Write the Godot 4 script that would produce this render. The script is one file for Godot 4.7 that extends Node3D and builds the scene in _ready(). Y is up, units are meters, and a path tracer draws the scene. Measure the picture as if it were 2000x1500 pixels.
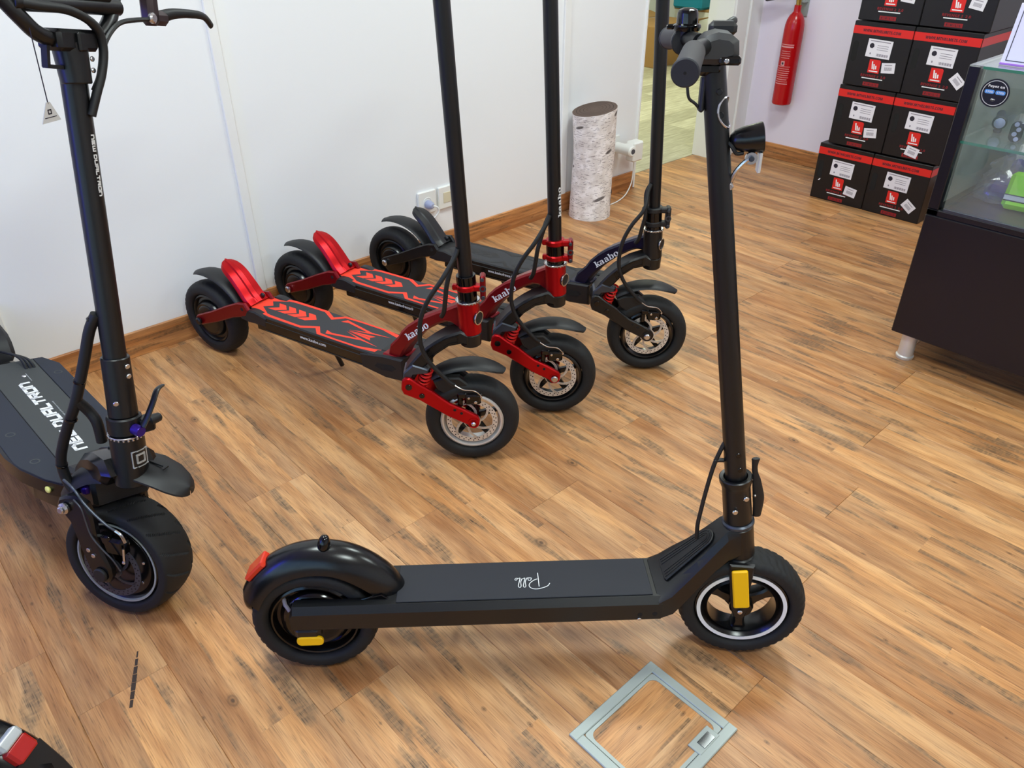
extends Node3D
# A scooter shop corner. World: y up, metres, the camera stands over the origin; the long white wall is the plane z = -2.584.

class G:
	# collects triangles (counter-clockwise seen from outside) under the current transform x; mesh() smooths edges under an angle
	var v := PackedVector3Array()
	var uv := PackedVector2Array()
	var x := Transform3D()
	var smooth_cos := 0.78

	func tri(a: Vector3, b: Vector3, c: Vector3, ua := Vector2.ZERO, ub := Vector2.ZERO, uc := Vector2.ZERO) -> void:
		v.append(x * a); v.append(x * c); v.append(x * b)
		uv.append(ua); uv.append(uc); uv.append(ub)

	func quad(a: Vector3, b: Vector3, c: Vector3, d: Vector3, ua := Vector2.ZERO, ub := Vector2.ZERO, uc := Vector2.ZERO, ud := Vector2.ZERO) -> void:
		tri(a, b, c, ua, ub, uc)
		tri(a, c, d, ua, uc, ud)

	func box(c: Vector3, s: Vector3, b := 0.0) -> G:
		var h := s * 0.5
		b = minf(b, minf(h.x, minf(h.y, h.z)) * 0.9)
		var ax := [Vector3.RIGHT, Vector3.UP, Vector3.BACK]
		for i in 3:
			var j := (i + 1) % 3
			var k := (i + 2) % 3
			for sg in [-1.0, 1.0]:
				var n: Vector3 = ax[i] * h[i] * sg
				var p: Vector3 = ax[j] * (h[j] - b)
				var q: Vector3 = ax[k] * (h[k] - b) * sg
				quad(c + n - p - q, c + n + p - q, c + n + p + q, c + n - p + q)
		if b > 0.0:
			for i in 3:
				var j := (i + 1) % 3
				var k := (i + 2) % 3
				for sj in [-1.0, 1.0]:
					for sk in [-1.0, 1.0]:
						var l: Vector3 = ax[i] * (h[i] - b)
						var p1: Vector3 = ax[j] * h[j] * sj + ax[k] * (h[k] - b) * sk
						var p2: Vector3 = ax[j] * (h[j] - b) * sj + ax[k] * h[k] * sk
						_edge(c, l, p1, p2)
			for sx in [-1.0, 1.0]:
				for sy in [-1.0, 1.0]:
					for sz in [-1.0, 1.0]:
						var a := c + Vector3(sx * h.x, sy * (h.y - b), sz * (h.z - b))
						var d := c + Vector3(sx * (h.x - b), sy * h.y, sz * (h.z - b))
						var e := c + Vector3(sx * (h.x - b), sy * (h.y - b), sz * h.z)
						if sx * sy * sz > 0: tri(a, d, e)
						else: tri(a, e, d)
		return self

	func _edge(c: Vector3, l: Vector3, p1: Vector3, p2: Vector3) -> void:
		var n := (p1 + p2)
		if (l * 2.0).cross(p2 - p1).dot(n) > 0: quad(c - l + p1, c + l + p1, c + l + p2, c - l + p2)
		else: quad(c - l + p2, c + l + p2, c + l + p1, c - l + p1)

	# profile points are (radius, height along local y); outer side runs upward
	func lathe(pr: Array, seg := 24, a0 := 0.0, a1 := TAU, loop := false) -> G:
		var n := pr.size()
		for i in (n if loop else n - 1):
			var p: Vector2 = pr[i]
			var q: Vector2 = pr[(i + 1) % n]
			for j in seg:
				var t0 := a0 + (a1 - a0) * j / seg
				var t1 := a0 + (a1 - a0) * (j + 1) / seg
				var c0 := Vector3(cos(t0), 0, sin(t0)); var c1 := Vector3(cos(t1), 0, sin(t1))
				var y0 := Vector3(0, p.y, 0); var y1 := Vector3(0, q.y, 0)
				var u0 := float(j) / seg; var u1 := float(j + 1) / seg
				var v0 := float(i) / maxf(1, n - 1); var v1 := float(i + 1) / maxf(1, n - 1)
				if p.x < 1e-6: tri(y0, c0 * q.x + y1, c1 * q.x + y1, Vector2(u0, v0), Vector2(u0, v1), Vector2(u1, v1))
				elif q.x < 1e-6: tri(c0 * p.x + y0, y1, c1 * p.x + y0, Vector2(u0, v0), Vector2(u0, v1), Vector2(u1, v0))
				else: quad(c0 * p.x + y0, c0 * q.x + y1, c1 * q.x + y1, c1 * p.x + y0, Vector2(u0, v0), Vector2(u0, v1), Vector2(u1, v1), Vector2(u1, v0))
		return self

	# solid cylinder between two points, chamfered ends
	func cyl(a: Vector3, b: Vector3, r: float, seg := 20, r2 := -1.0, ch := -1.0) -> G:
		if r2 < 0: r2 = r
		if ch < 0: ch = minf(0.0015, r * 0.2)
		var keep := x
		x = x * along(a, b)
		var l := a.distance_to(b)
		ch = minf(ch, l * 0.3)
		lathe([Vector2(0, 0), Vector2(r - ch, 0), Vector2(r, ch), Vector2(r2, l - ch), Vector2(r2 - ch, l), Vector2(0, l)], seg)
		x = keep
		return self

	static func along(a: Vector3, b: Vector3) -> Transform3D:
		var yy := (b - a).normalized()
		var ref := Vector3.BACK if absf(yy.z) < 0.9 else Vector3.RIGHT
		var xx := yy.cross(ref).normalized()
		return Transform3D(Basis(xx, yy, xx.cross(yy)), a)

	# swept round tube; radii may be one number or one per point
	func tube(pts: Array, r, seg := 10, flat := 1.0) -> G:
		var n := pts.size()
		var tan: Array[Vector3] = []
		for i in n:
			var a: Vector3 = pts[maxi(0, i - 1)]
			var b: Vector3 = pts[mini(n - 1, i + 1)]
			tan.append((b - a).normalized())
		var nn := Vector3.UP if absf(tan[0].y) < 0.8 else Vector3.RIGHT
		nn = (nn - tan[0] * nn.dot(tan[0])).normalized()
		var rings := []
		for i in n:
			nn = (nn - tan[i] * nn.dot(tan[i])).normalized()
			var bb := tan[i].cross(nn)
			var rr: float = r[i] if r is Array else r
			var ring := []
			for j in seg:
				var a := TAU * j / seg
				ring.append((pts[i] as Vector3) + nn * cos(a) * rr + bb * sin(a) * rr * flat)
			rings.append(ring)
		return loft(rings, true)

	# rings of equal size, counter-clockwise about the way they advance
	func loft(rings: Array, caps := true, closed := true) -> G:
		var m: int = rings[0].size()
		for i in rings.size() - 1:
			for j in (m if closed else m - 1):
				var k := (j + 1) % m
				quad(rings[i][j], rings[i][k], rings[i + 1][k], rings[i + 1][j])
		if caps and closed:
			for e in [0, rings.size() - 1]:
				var c := Vector3.ZERO
				for p in rings[e]: c += p
				c /= m
				for j in m:
					var k := (j + 1) % m
					if e == 0: tri(c, rings[e][k], rings[e][j])
					else: tri(c, rings[e][j], rings[e][k])
		return self

	static func inset(poly: PackedVector2Array, b: float) -> PackedVector2Array:
		var o := PackedVector2Array()
		var n := poly.size()
		for i in n:
			var p := poly[i]
			var d1 := (p - poly[(i + n - 1) % n]).normalized()
			var d2 := (poly[(i + 1) % n] - p).normalized()
			var n1 := Vector2(-d1.y, d1.x); var n2 := Vector2(-d2.y, d2.x)
			var m := (n1 + n2)
			if m.length() < 0.2: m = n1
			m = m.normalized()
			o.append(p + m * b / maxf(0.5, m.dot(n1)))
		return o

	# polygon in local xy, from z0 up to z1, edge chamfer b on both faces
	func prism(pts, z0: float, z1: float, b := 0.0) -> G:
		var poly := PackedVector2Array(pts)
		if Geometry2D.is_polygon_clockwise(poly): pass
		var area := 0.0
		for i in poly.size(): area += poly[i].cross(poly[(i + 1) % poly.size()])
		if area < 0: poly.reverse()
		var top := inset(poly, b) if b > 0 else poly
		var idx := Geometry2D.triangulate_polygon(top)
		for t in range(0, idx.size(), 3):
			var a := top[idx[t]]; var c := top[idx[t + 1]]; var d := top[idx[t + 2]]
			if (c - a).cross(d - a) < 0:
				var s := c; c = d; d = s
			tri(Vector3(a.x, a.y, z1), Vector3(c.x, c.y, z1), Vector3(d.x, d.y, z1))
			tri(Vector3(a.x, a.y, z0), Vector3(d.x, d.y, z0), Vector3(c.x, c.y, z0))
		var n := poly.size()
		for i in n:
			var k := (i + 1) % n
			var p := poly[i]; var q := poly[k]; var pt := top[i]; var qt := top[k]
			quad(Vector3(p.x, p.y, z0 + b), Vector3(q.x, q.y, z0 + b), Vector3(q.x, q.y, z1 - b), Vector3(p.x, p.y, z1 - b))
			if b > 0:
				quad(Vector3(p.x, p.y, z1 - b), Vector3(q.x, q.y, z1 - b), Vector3(qt.x, qt.y, z1), Vector3(pt.x, pt.y, z1))
				quad(Vector3(pt.x, pt.y, z0), Vector3(qt.x, qt.y, z0), Vector3(q.x, q.y, z0 + b), Vector3(p.x, p.y, z0 + b))
		return self

	# flat stroke of given width along 2D points, as a thin slab between z0 and z1
	func stroke(pts: Array, w: float, z0: float, z1: float) -> G:
		for i in pts.size() - 1:
			var a: Vector2 = pts[i]; var b: Vector2 = pts[i + 1]
			var d := (b - a).normalized(); var nn := Vector2(-d.y, d.x) * w * 0.5
			var e := d * w * 0.3
			prism([a - e - nn, b + e - nn, b + e + nn, a - e + nn], z0, z1)
		return self

	func ball(c: Vector3, r: Vector3, seg := 16, rows := 10) -> G:
		var keep := x
		x = x * Transform3D(Basis.from_scale(r), c)
		var pr := []
		for i in rows + 1:
			var a := -PI / 2 + PI * i / rows
			pr.append(Vector2(maxf(0.0, cos(a)) if i > 0 and i < rows else 0.0, sin(a)))
		lathe(pr, seg)
		x = keep
		return self

	func mesh() -> ArrayMesh:
		var n := v.size()
		var fn := PackedVector3Array()
		fn.resize(n / 3)
		var at := {}
		for t in n / 3:
			fn[t] = (v[t * 3 + 2] - v[t * 3]).cross(v[t * 3 + 1] - v[t * 3])
		var fu := fn.duplicate()
		for t in n / 3: fu[t] = fn[t].normalized()
		for i in n:
			var key := Vector3i((v[i] * 20000.0).round())
			if at.has(key): at[key].append(i / 3)
			else: at[key] = PackedInt32Array([i / 3])
		var nv := PackedVector3Array()
		nv.resize(n)
		for i in n:
			var me := fu[i / 3]
			var s := Vector3.ZERO
			for t in at[Vector3i((v[i] * 20000.0).round())]:
				if fu[t].dot(me) > smooth_cos: s += fn[t]
			nv[i] = s.normalized() if s.length() > 0 else me
		var a := []
		a.resize(Mesh.ARRAY_MAX)
		a[Mesh.ARRAY_VERTEX] = v; a[Mesh.ARRAY_NORMAL] = nv; a[Mesh.ARRAY_TEX_UV] = uv
		var m := ArrayMesh.new()
		m.add_surface_from_arrays(Mesh.PRIMITIVE_TRIANGLES, a)
		return m

var M := {}
var used := {}
var rng := RandomNumberGenerator.new()

func numbered(called: String) -> String:
	var k: int = used.get(called, 0)
	used[called] = k + 1
	return called if k == 0 else "%s_%03d" % [called, k]

func mat(called: String, c: Color, rough := 0.5, metal := 0.0, spec := 0.5) -> StandardMaterial3D:
	var m := StandardMaterial3D.new()
	m.resource_name = called; m.albedo_color = c; m.roughness = rough; m.metallic = metal; m.metallic_specular = spec
	M[called] = m
	return m

func part(parent: Node, called: String, g: G, m: Material) -> MeshInstance3D:
	var o := MeshInstance3D.new()
	o.name = called; o.mesh = g.mesh(); o.material_override = m
	parent.add_child(o, true)
	return o

func hold(parent: Node, called: String) -> Node3D:
	var o := Node3D.new()
	o.name = called
	parent.add_child(o, true)
	return o

func thing(called: String, label: String, category: String, at := Transform3D(), group := "") -> Node3D:
	var o := Node3D.new()
	o.name = numbered(called); add_child(o, true)
	o.transform = at
	o.set_meta("label", label); o.set_meta("category", category)
	if group: o.set_meta("group", group)
	return o

func struct(called: String, g: G, m: Material, label: String, category := "structure") -> MeshInstance3D:
	var o := part(self, called, g, m)
	o.set_meta("kind", "structure"); o.set_meta("label", label); o.set_meta("category", category)
	return o

var font_cache := {}
func lettering(parent: Node, called: String, txt: String, m: Material, xf: Transform3D, width: float, height: float, bold := true, serif := false, deep := 0.0006) -> MeshInstance3D:
	var key := "%s%s" % [bold, serif]
	if not font_cache.has(key):
		var f := SystemFont.new()
		f.font_names = PackedStringArray(["Droid Serif" if serif else "Droid Sans"])
		f.font_weight = 700 if bold else 400
		font_cache[key] = f
	var t := TextMesh.new()
	t.font = font_cache[key]; t.text = txt; t.font_size = 32; t.pixel_size = 0.01; t.depth = 0.1; t.curve_step = 2.0
	var box := t.get_aabb()
	var o := MeshInstance3D.new()
	o.name = called; o.mesh = t; o.material_override = m
	var sx := width / maxf(box.size.x, 1e-4); var sy := height / maxf(box.size.y, 1e-4)
	o.transform = xf * Transform3D(Basis.from_scale(Vector3(sx, sy, deep / 0.1)), Vector3(-box.get_center().x * sx, -box.get_center().y * sy, deep * 0.5))
	parent.add_child(o, true)
	return o

func face(at: Vector3, right: Vector3, up: Vector3) -> Transform3D:
	return Transform3D(Basis(right, up, right.cross(up)), at)

func spline(p: Array, n := 6) -> Array:
	var out := []
	for i in p.size() - 1:
		var a = p[maxi(0, i - 1)]; var b = p[i]; var c = p[i + 1]; var d = p[mini(p.size() - 1, i + 2)]
		for k in n:
			out.append(b.cubic_interpolate(c, a, d, float(k) / n))
	out.append(p[-1])
	return out

func arc2(c: Vector2, r: float, a0: float, a1: float, n := 8) -> Array:
	var out := []
	for i in n + 1:
		var a := deg_to_rad(a0 + (a1 - a0) * i / n)
		out.append(c + Vector2(cos(a), sin(a)) * r)
	return out

func rrect(w: float, h: float, r: float, n := 4) -> Array:
	var o := []
	o += arc2(Vector2(w / 2 - r, h / 2 - r), r, 0, 90, n); o += arc2(Vector2(-w / 2 + r, h / 2 - r), r, 90, 180, n)
	o += arc2(Vector2(-w / 2 + r, -h / 2 + r), r, 180, 270, n); o += arc2(Vector2(w / 2 - r, -h / 2 + r), r, 270, 360, n)
	return o

func shifted(p: Array, d: Vector2) -> Array:
	return p.map(func(q): return q + d)

# wheel-axis transform: local y of a lathe runs along +z (to the thing's right)
func axle(c: Vector3) -> Transform3D:
	return Transform3D(Basis(Vector3.RIGHT, Vector3.BACK, Vector3.DOWN), c)

func base_frame(x: float, z: float, yaw: float, lean := 0.0) -> Transform3D:
	var f := Vector3(sin(deg_to_rad(yaw)), 0, cos(deg_to_rad(yaw)))
	var w := f.cross(Vector3.UP)
	var l := deg_to_rad(lean)
	var y := Vector3.UP * cos(l) - w * sin(l)
	return Transform3D(Basis(f, y, f.cross(y)), Vector3(x, 0, z))

# tyre with real tread grooves; hw = half width, sq = how square the section is
func tyre(g: G, c: Vector3, r: float, hw: float, rim: float, seg: int, tread: Callable, rows := 22, sq := 0.7) -> void:
	var prof := []
	for i in rows + 1:
		var t := -1.0 + 2.0 * i / rows           # across the outer side, -1 inner bead to +1
		var a := t * 2.35
		var rr := (r + rim) * 0.5
		var h := (r - rim) * 0.5
		var y := sin(clampf(a, -PI, PI)) * hw
		var q := cos(a)
		prof.append(Vector2(rr + signf(q) * pow(absf(q), sq) * h, y))
	var P := []
	for j in seg:
		var a := TAU * j / seg
		var row := []
		for i in rows + 1:
			var p: Vector2 = prof[i]
			var t := -1.0 + 2.0 * i / rows
			var d: float = tread.call(t, float(j) / seg) if absf(t) < 0.62 else 0.0
			row.append(Vector3(cos(a) * (p.x - d), p.y, sin(a) * (p.x - d)))
		P.append(row)
	g.x = axle(c)
	for j in seg:
		var k := (j + 1) % seg
		for i in rows:
			g.quad(P[j][i], P[j][i + 1], P[k][i + 1], P[k][i])
		g.quad(P[j][rows], P[j][0], P[k][0], P[k][rows])
	g.x = Transform3D()

func tread_blocks(t: float, u: float) -> float:
	var k := fposmod(u * 46.0 + (0.5 if absf(t) > 0.3 else 0.0), 1.0)
	if absf(absf(t) - 0.3) < 0.05 or (k < 0.2 and absf(t) > 0.06): return 0.0022
	return 0.0

func tread_slant(t: float, u: float) -> float:
	var k := fposmod(u * 40.0 + absf(t) * 2.2, 1.0)
	if k < 0.22 and absf(t) > 0.12: return 0.0018
	return 0.0

func tread_zigzag(t: float, u: float) -> float:
	var k := fposmod(u * 16.0, 1.0)
	var s := t + 0.1
	if absf(s - (0.55 - k * 0.9)) < 0.04 and k < 0.8: return 0.003
	if absf(s + (0.1 + k * 0.45)) < 0.04 and k > 0.3: return 0.003
	return 0.0

func _ready() -> void:
	rng.seed = 7
	# ---- camera, environment, light
	var cam := Camera3D.new()
	cam.name = "camera"
	cam.fov = 52.68; cam.near = 0.05; cam.far = 60.0
	cam.transform = base_camera(32.52, 42.498, -0.1675)
	cam.transform.origin = Vector3(0, 1.36, 0)
	add_child(cam)
	cam.current = true
	var env := Environment.new()
	env.background_mode = Environment.BG_SKY
	var sky := Sky.new()
	var sm := ProceduralSkyMaterial.new()
	sm.sky_top_color = Color(0.5, 0.68, 0.88); sm.sky_horizon_color = Color(0.8, 0.92, 0.94)
	sm.ground_horizon_color = Color(0.55, 0.55, 0.55); sm.ground_bottom_color = Color(0.35, 0.35, 0.35)
	sky.sky_material = sm
	env.sky = sky
	env.background_energy_multiplier = SKY
	env.tonemap_mode = Environment.TONE_MAPPER_LINEAR
	env.tonemap_exposure = EXPOSURE
	env.sdfgi_enabled = true; env.ssao_enabled = true; env.ssil_enabled = true
	var we := WorldEnvironment.new()
	we.name = "environment"; we.environment = env
	add_child(we)
	materials()
	ceiling_lights()
	room()
	floor_planks()
	floor_hatch()
	back_room()
	wall_fittings()
	commuter_scooter()
	kick_scooter("red", base_frame(0.8567, -2.434, 14.6), 33.4, 0.0, "dark red performance scooter nearest the floor hatch, with a bright chrome front rim", "www.kaabo.com")
	kick_scooter("red", base_frame(1.2003, -2.4488, 13.6), 32.4, 0.0, "dark red performance scooter in the middle of the row, with a black front rim", "www.kaabofrance.fr")
	kick_scooter("navy", base_frame(1.5962, -2.4094, 14.6), 31.4, -0.018, "black and navy performance scooter parked farthest along the wall, beside the birch log", "www.kaabofrance.fr")
	big_scooter()
	corner_scooter()
	birch_log()
	helmet_boxes()
	display_case()
	extinguisher()

const SKY := 2.7
const EXPOSURE := 1.0

func base_camera(pitch: float, yaw: float, roll: float) -> Transform3D:
	var p := deg_to_rad(pitch); var y := deg_to_rad(yaw); var r := deg_to_rad(roll)
	var fh := Vector3(sin(y), 0, -cos(y))
	var right := Vector3(cos(y), 0, sin(y))
	var fwd := fh * cos(p) - Vector3.UP * sin(p)
	var up := fh * sin(p) + Vector3.UP * cos(p)
	return Transform3D(Basis(right * cos(r) + up * sin(r), up * cos(r) - right * sin(r), -fwd), Vector3.ZERO)

func materials() -> void:
	mat("wall_paint", Color(0.93, 0.935, 0.94), 0.55)
	mat("wall_paint_back", Color(0.93, 0.9, 0.945), 0.55)
	mat("white_gloss", Color(0.93, 0.93, 0.92), 0.3)
	mat("white_plastic", Color(0.92, 0.92, 0.9), 0.3)
	mat("ceiling_paint", Color(0.93, 0.93, 0.93), 0.8)
	mat("black_paint", Color(0.05, 0.052, 0.06), 0.36)
	mat("matte_black", Color(0.06, 0.062, 0.07), 0.55)
	mat("black_plastic", Color(0.075, 0.076, 0.085), 0.5)
	mat("gloss_black", Color(0.025, 0.025, 0.03), 0.12)
	mat("fender_black", Color(0.045, 0.047, 0.055), 0.24)
	mat("rubber", Color(0.075, 0.076, 0.08), 0.72)
	mat("deck_rubber", Color(0.1, 0.108, 0.14), 0.68)
	mat("grip_rubber", Color(0.24, 0.23, 0.24), 0.8)
	mat("deck_grey", Color(0.235, 0.245, 0.245), 0.75)
	mat("deck_grit", Color(0.15, 0.165, 0.205), 0.85)
	mat("red_anodised", Color(0.72, 0.06, 0.09), 0.32, 0.75)
	mat("dark_red_paint", Color(0.5, 0.02, 0.07), 0.3, 0.5)
	mat("orange_print", Color(0.93, 0.23, 0.13), 0.7)
	mat("navy_paint", Color(0.06, 0.06, 0.17), 0.3, 0.3)
	mat("purple_anodised", Color(0.22, 0.12, 0.55), 0.3, 0.6)
	mat("steel", Color(0.82, 0.82, 0.83), 0.25, 1.0)
	mat("brushed_alu", Color(0.88, 0.87, 0.85), 0.38, 0.55)
	mat("dark_alu", Color(0.3, 0.32, 0.36), 0.35, 0.7)
	mat("grey_metal", Color(0.66, 0.69, 0.67), 0.5, 0.3)
	mat("white_print", Color(0.92, 0.92, 0.92), 0.5)
	mat("yellow_reflector", Color(0.98, 0.76, 0.02), 0.35)
	mat("red_lens", Color(0.82, 0.2, 0.1), 0.15)
	mat("red_spring", Color(0.8, 0.1, 0.08), 0.4)
	mat("red_enamel", Color(0.72, 0.05, 0.07), 0.22)
	mat("brass", Color(0.75, 0.6, 0.3), 0.3, 0.9)
	mat("box_black", Color(0.03, 0.022, 0.026), 0.42)
	mat("box_inside", Color(0.03, 0.03, 0.03), 0.8)
	mat("box_red", Color(0.85, 0.13, 0.1), 0.4)
	mat("print_red", Color(0.55, 0.08, 0.09), 0.5)
	mat("paper", Color(0.9, 0.88, 0.9), 0.6)
	mat("ink", Color(0.12, 0.1, 0.16), 0.6)
	mat("ink_grey", Color(0.55, 0.52, 0.56), 0.6)
	mat("navy_laminate", Color(0.04, 0.036, 0.07), 0.3)
	mat("grey_panel", Color(0.5, 0.52, 0.5), 0.5)
	mat("hi_vis", Color(0.55, 0.85, 0.1), 0.5)
	mat("reflective_tape", Color(0.72, 0.74, 0.75), 0.3, 0.3)
	mat("violet_cloth", Color(0.26, 0.22, 0.45), 0.7)
	mat("cardboard", Color(0.66, 0.5, 0.3), 0.8)
	mat("teal_plastic", Color(0.0, 0.5, 0.62), 0.5)
	mat("pill_blue", Color(0.35, 0.6, 0.9), 0.4)
	mat("violet_ink", Color(0.6, 0.4, 0.8), 0.5)
	mat("cut_wood", Color(0.36, 0.29, 0.25), 0.85)
	mat("knot_dark", Color(0.22, 0.17, 0.15), 0.9)
	var gl := mat("glass", Color(0.85, 0.95, 0.92, 0.06), 0.02)
	gl.transparency = BaseMaterial3D.TRANSPARENCY_ALPHA
	var film := mat("plastic_film", Color(0.9, 0.9, 0.97, 0.1), 0.1)
	film.transparency = BaseMaterial3D.TRANSPARENCY_ALPHA
	mat("glass_edge", Color(0.25, 0.5, 0.42), 0.1)
	mat("grout", Color(0.42, 0.28, 0.17), 0.9)
	var lamp := mat("lamp_panel", Color(0.95, 0.95, 0.95), 0.6)
	lamp.emission_enabled = true; lamp.emission = Color(0.95, 0.97, 1.0); lamp.emission_energy_multiplier = 2.2
	var blue := mat("blue_neon", Color(0.2, 0.2, 0.9), 0.5)
	blue.emission_enabled = true; blue.emission = Color(0.12, 0.1, 1.0); blue.emission_energy_multiplier = 6.0

# LED panels in the ceiling and a blue neon tube in the shop window
func ceiling_lights() -> void:
	var spots := [[0.4, -1.5, 1.0], [0.4, 0.7, 1.0], [2.6, -1.3, 1.0], [2.6, 0.9, 0.8]]
	var where := ["over the row of scooters", "nearest the shop window, behind the camera", "over the stacked helmet boxes", "over the glass display case"]
	for i in spots.size():
		var s: Array = spots[i]
		var o := thing("ceiling_light", "square white LED ceiling panel " + where[i], "ceiling light", Transform3D(Basis(), Vector3(s[0], 2.68, s[1])), "LED panels in the shop ceiling")
		var f := G.new()
		for k in 4:
			f.x = Transform3D(Basis(Vector3.UP, PI / 2 * k), Vector3.ZERO)
			f.box(Vector3(0, 0, 0.305), Vector3(0.64, 0.03, 0.03), 0.004)
		part(o, "frame", f, M.white_gloss)
		part(o, "diffuser", G.new().box(Vector3(0, 0.002, 0), Vector3(0.58, 0.012, 0.58), 0.002), M.lamp_panel)
		var l := AreaLight3D.new()
		l.name = "panel_glow"
		l.area_size = Vector2(0.58, 0.58)
		l.light_color = Color(0.945, 1.0, 0.985)
		l.light_energy = PANEL * s[2]
		l.area_range = 12.0
		l.shadow_enabled = true
		l.transform = Transform3D(Basis(Vector3.RIGHT, -PI / 2), Vector3(0, -0.02, 0))
		o.add_child(l)
	var n := thing("neon_tube", "blue neon tube mounted beside the shop window", "neon light", Transform3D(Basis(), Vector3(-2.3, 1.5, -1.75)))
	part(n, "glow_tube", G.new().cyl(Vector3(0, -0.7, 0), Vector3(0, 0.7, 0), 0.02), M.blue_neon)
	part(n, "mount", G.new().box(Vector3(-0.045, 0, 0), Vector3(0.03, 1.5, 0.06), 0.004), M.white_plastic)
	var b := AreaLight3D.new()
	b.name = "neon_glow"
	b.area_size = Vector2(0.06, 1.4); b.light_color = Color(0.16, 0.12, 1.0); b.light_energy = NEON; b.area_range = 8.0
	b.shadow_enabled = true
	b.transform = Transform3D(Basis(Vector3.UP, -PI / 2), Vector3(0.03, 0, 0))
	n.add_child(b)

const PANEL := 3.4
const NEON := 1.5

func room() -> void:
	var zl := -2.594        # long white wall
	var xb := 4.30          # far wall
	var H := 2.7
	var g := G.new()
	# long wall with an open doorway from x 3.26 to 4.01
	g.box(Vector3((-2.55 + 3.26) / 2, H / 2, zl - 0.075), Vector3(5.81, H, 0.15))
	g.box(Vector3((4.01 + xb + 0.15) / 2, H / 2, zl - 0.075), Vector3(xb + 0.15 - 4.01, H, 0.15))
	g.box(Vector3((3.26 + 4.01) / 2, 2.4, zl - 0.075), Vector3(0.75, 0.6, 0.15))
	var wl := struct("wall_left", g, M.wall_paint, "long white wall behind the row of scooters, with vertical joint strips", "wall")
	g = G.new()
	g.box(Vector3(1.101, H / 2 + 0.04, zl + 0.004), Vector3(0.034, H - 0.09, 0.012), 0.003)
	part(wl, "joint_strip", g, M.white_gloss)
	g = G.new()
	g.box(Vector3(2.71, H / 2 + 0.04, zl + 0.005), Vector3(0.04, H - 0.09, 0.014), 0.003)
	part(wl, "joint_strip", g, M.white_gloss)
	g = G.new()
	g.box(Vector3(xb + 0.075, H / 2, 0.2), Vector3(0.15, H, 5.6))
	struct("wall_back", g, M.wall_paint_back, "white end wall behind the stacked helmet boxes", "wall")
	g = G.new()
	g.box(Vector3(0.9, H / 2, 3.075), Vector3(7.1, H, 0.15))
	struct("wall_right", g, M.wall_paint, "white wall behind the camera", "wall")
	# street side: wall with a big shop window
	g = G.new()
	g.box(Vector3(-2.475, 0.2, 0.2), Vector3(0.15, 0.4, 5.6))
	g.box(Vector3(-2.475, 2.58, 0.2), Vector3(0.15, 0.24, 5.6))
	g.box(Vector3(-2.475, 1.43, -2.2), Vector3(0.15, 2.06, 0.8))
	g.box(Vector3(-2.475, 1.43, 2.7), Vector3(0.15, 2.06, 0.6))
	struct("wall_front", g, M.wall_paint, "street wall with the shop window", "wall")
	var wf := G.new()
	for z in [-1.79, 0.3, 2.39]: wf.box(Vector3(-2.475, 1.43, z), Vector3(0.06, 2.06, 0.05), 0.004)
	for y in [0.425, 2.435]: wf.box(Vector3(-2.475, y, 0.3), Vector3(0.06, 0.05, 4.2), 0.004)
	var win := struct("window_1", wf, M.grey_metal, "large shop window onto the street", "window")
	part(win, "pane", G.new().box(Vector3(-2.475, 1.43, -0.745), Vector3(0.008, 1.96, 2.04)), M.glass)
	part(win, "pane", G.new().box(Vector3(-2.475, 1.43, 1.345), Vector3(0.008, 1.96, 2.04)), M.glass)
	g = G.new()
	g.box(Vector3(0.9, H + 0.05, 0.2), Vector3(7.1, 0.1, 5.9))
	struct("ceiling", g, M.ceiling_paint, "plain white shop ceiling", "ceiling")
	# door casing round the doorway and the moulded strip at the room corner
	var dc := struct("door_1", G.new().box(Vector3(4.075, 1.05, zl + 0.008), Vector3(0.13, 2.1, 0.02), 0.004), M.white_gloss, "white casing of the open doorway to the back room", "doorway")
	part(dc, "reveal", G.new().box(Vector3(4.006, 1.05, zl - 0.07), Vector3(0.012, 2.1, 0.16), 0.002), M.white_gloss)
	part(dc, "reveal", G.new().box(Vector3(3.264, 1.05, zl - 0.07), Vector3(0.012, 2.1, 0.16), 0.002), M.white_gloss)
	part(dc, "lintel_trim", G.new().box(Vector3(3.65, 2.12, zl + 0.008), Vector3(0.98, 0.06, 0.02), 0.004), M.white_gloss)
	part(dc, "stop_bead", G.new().box(Vector3(4.15, 1.05, zl + 0.012), Vector3(0.02, 2.1, 0.03), 0.004), M.white_gloss)
	# baseboards
	var bw: Material = wood_material(1, Color(1, 0.93, 0.84))
	var n := 0
	for r in [[-2.4, -0.9], [-0.9, 0.58], [0.58, 2.05], [2.05, 3.25]]:
		g = G.new()
		plank(g, Vector3(r[0] + 0.0006, 0.0, zl + 0.001), Vector3(r[1] - 0.0006, 0.091, zl + 0.013), 0, 9 - n, 0.0)
		var o := struct("baseboard_left" if n == 0 else "baseboard_left_%03d" % n, g, bw, "oak look skirting board at the foot of the long white wall, piece %s" % ["by the shop window", "beside the big black scooter", "behind the row of scooters", "behind the birch log"][n], "baseboard")
		n += 1
	g = G.new()
	plank(g, Vector3(xb - 0.013, 0.0, -2.585), Vector3(xb - 0.001, 0.085, 2.99), 2, 3, 0.3)
	struct("baseboard_back", g, bw, "oak look skirting board along the end wall under the fire extinguisher", "baseboard")

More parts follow.
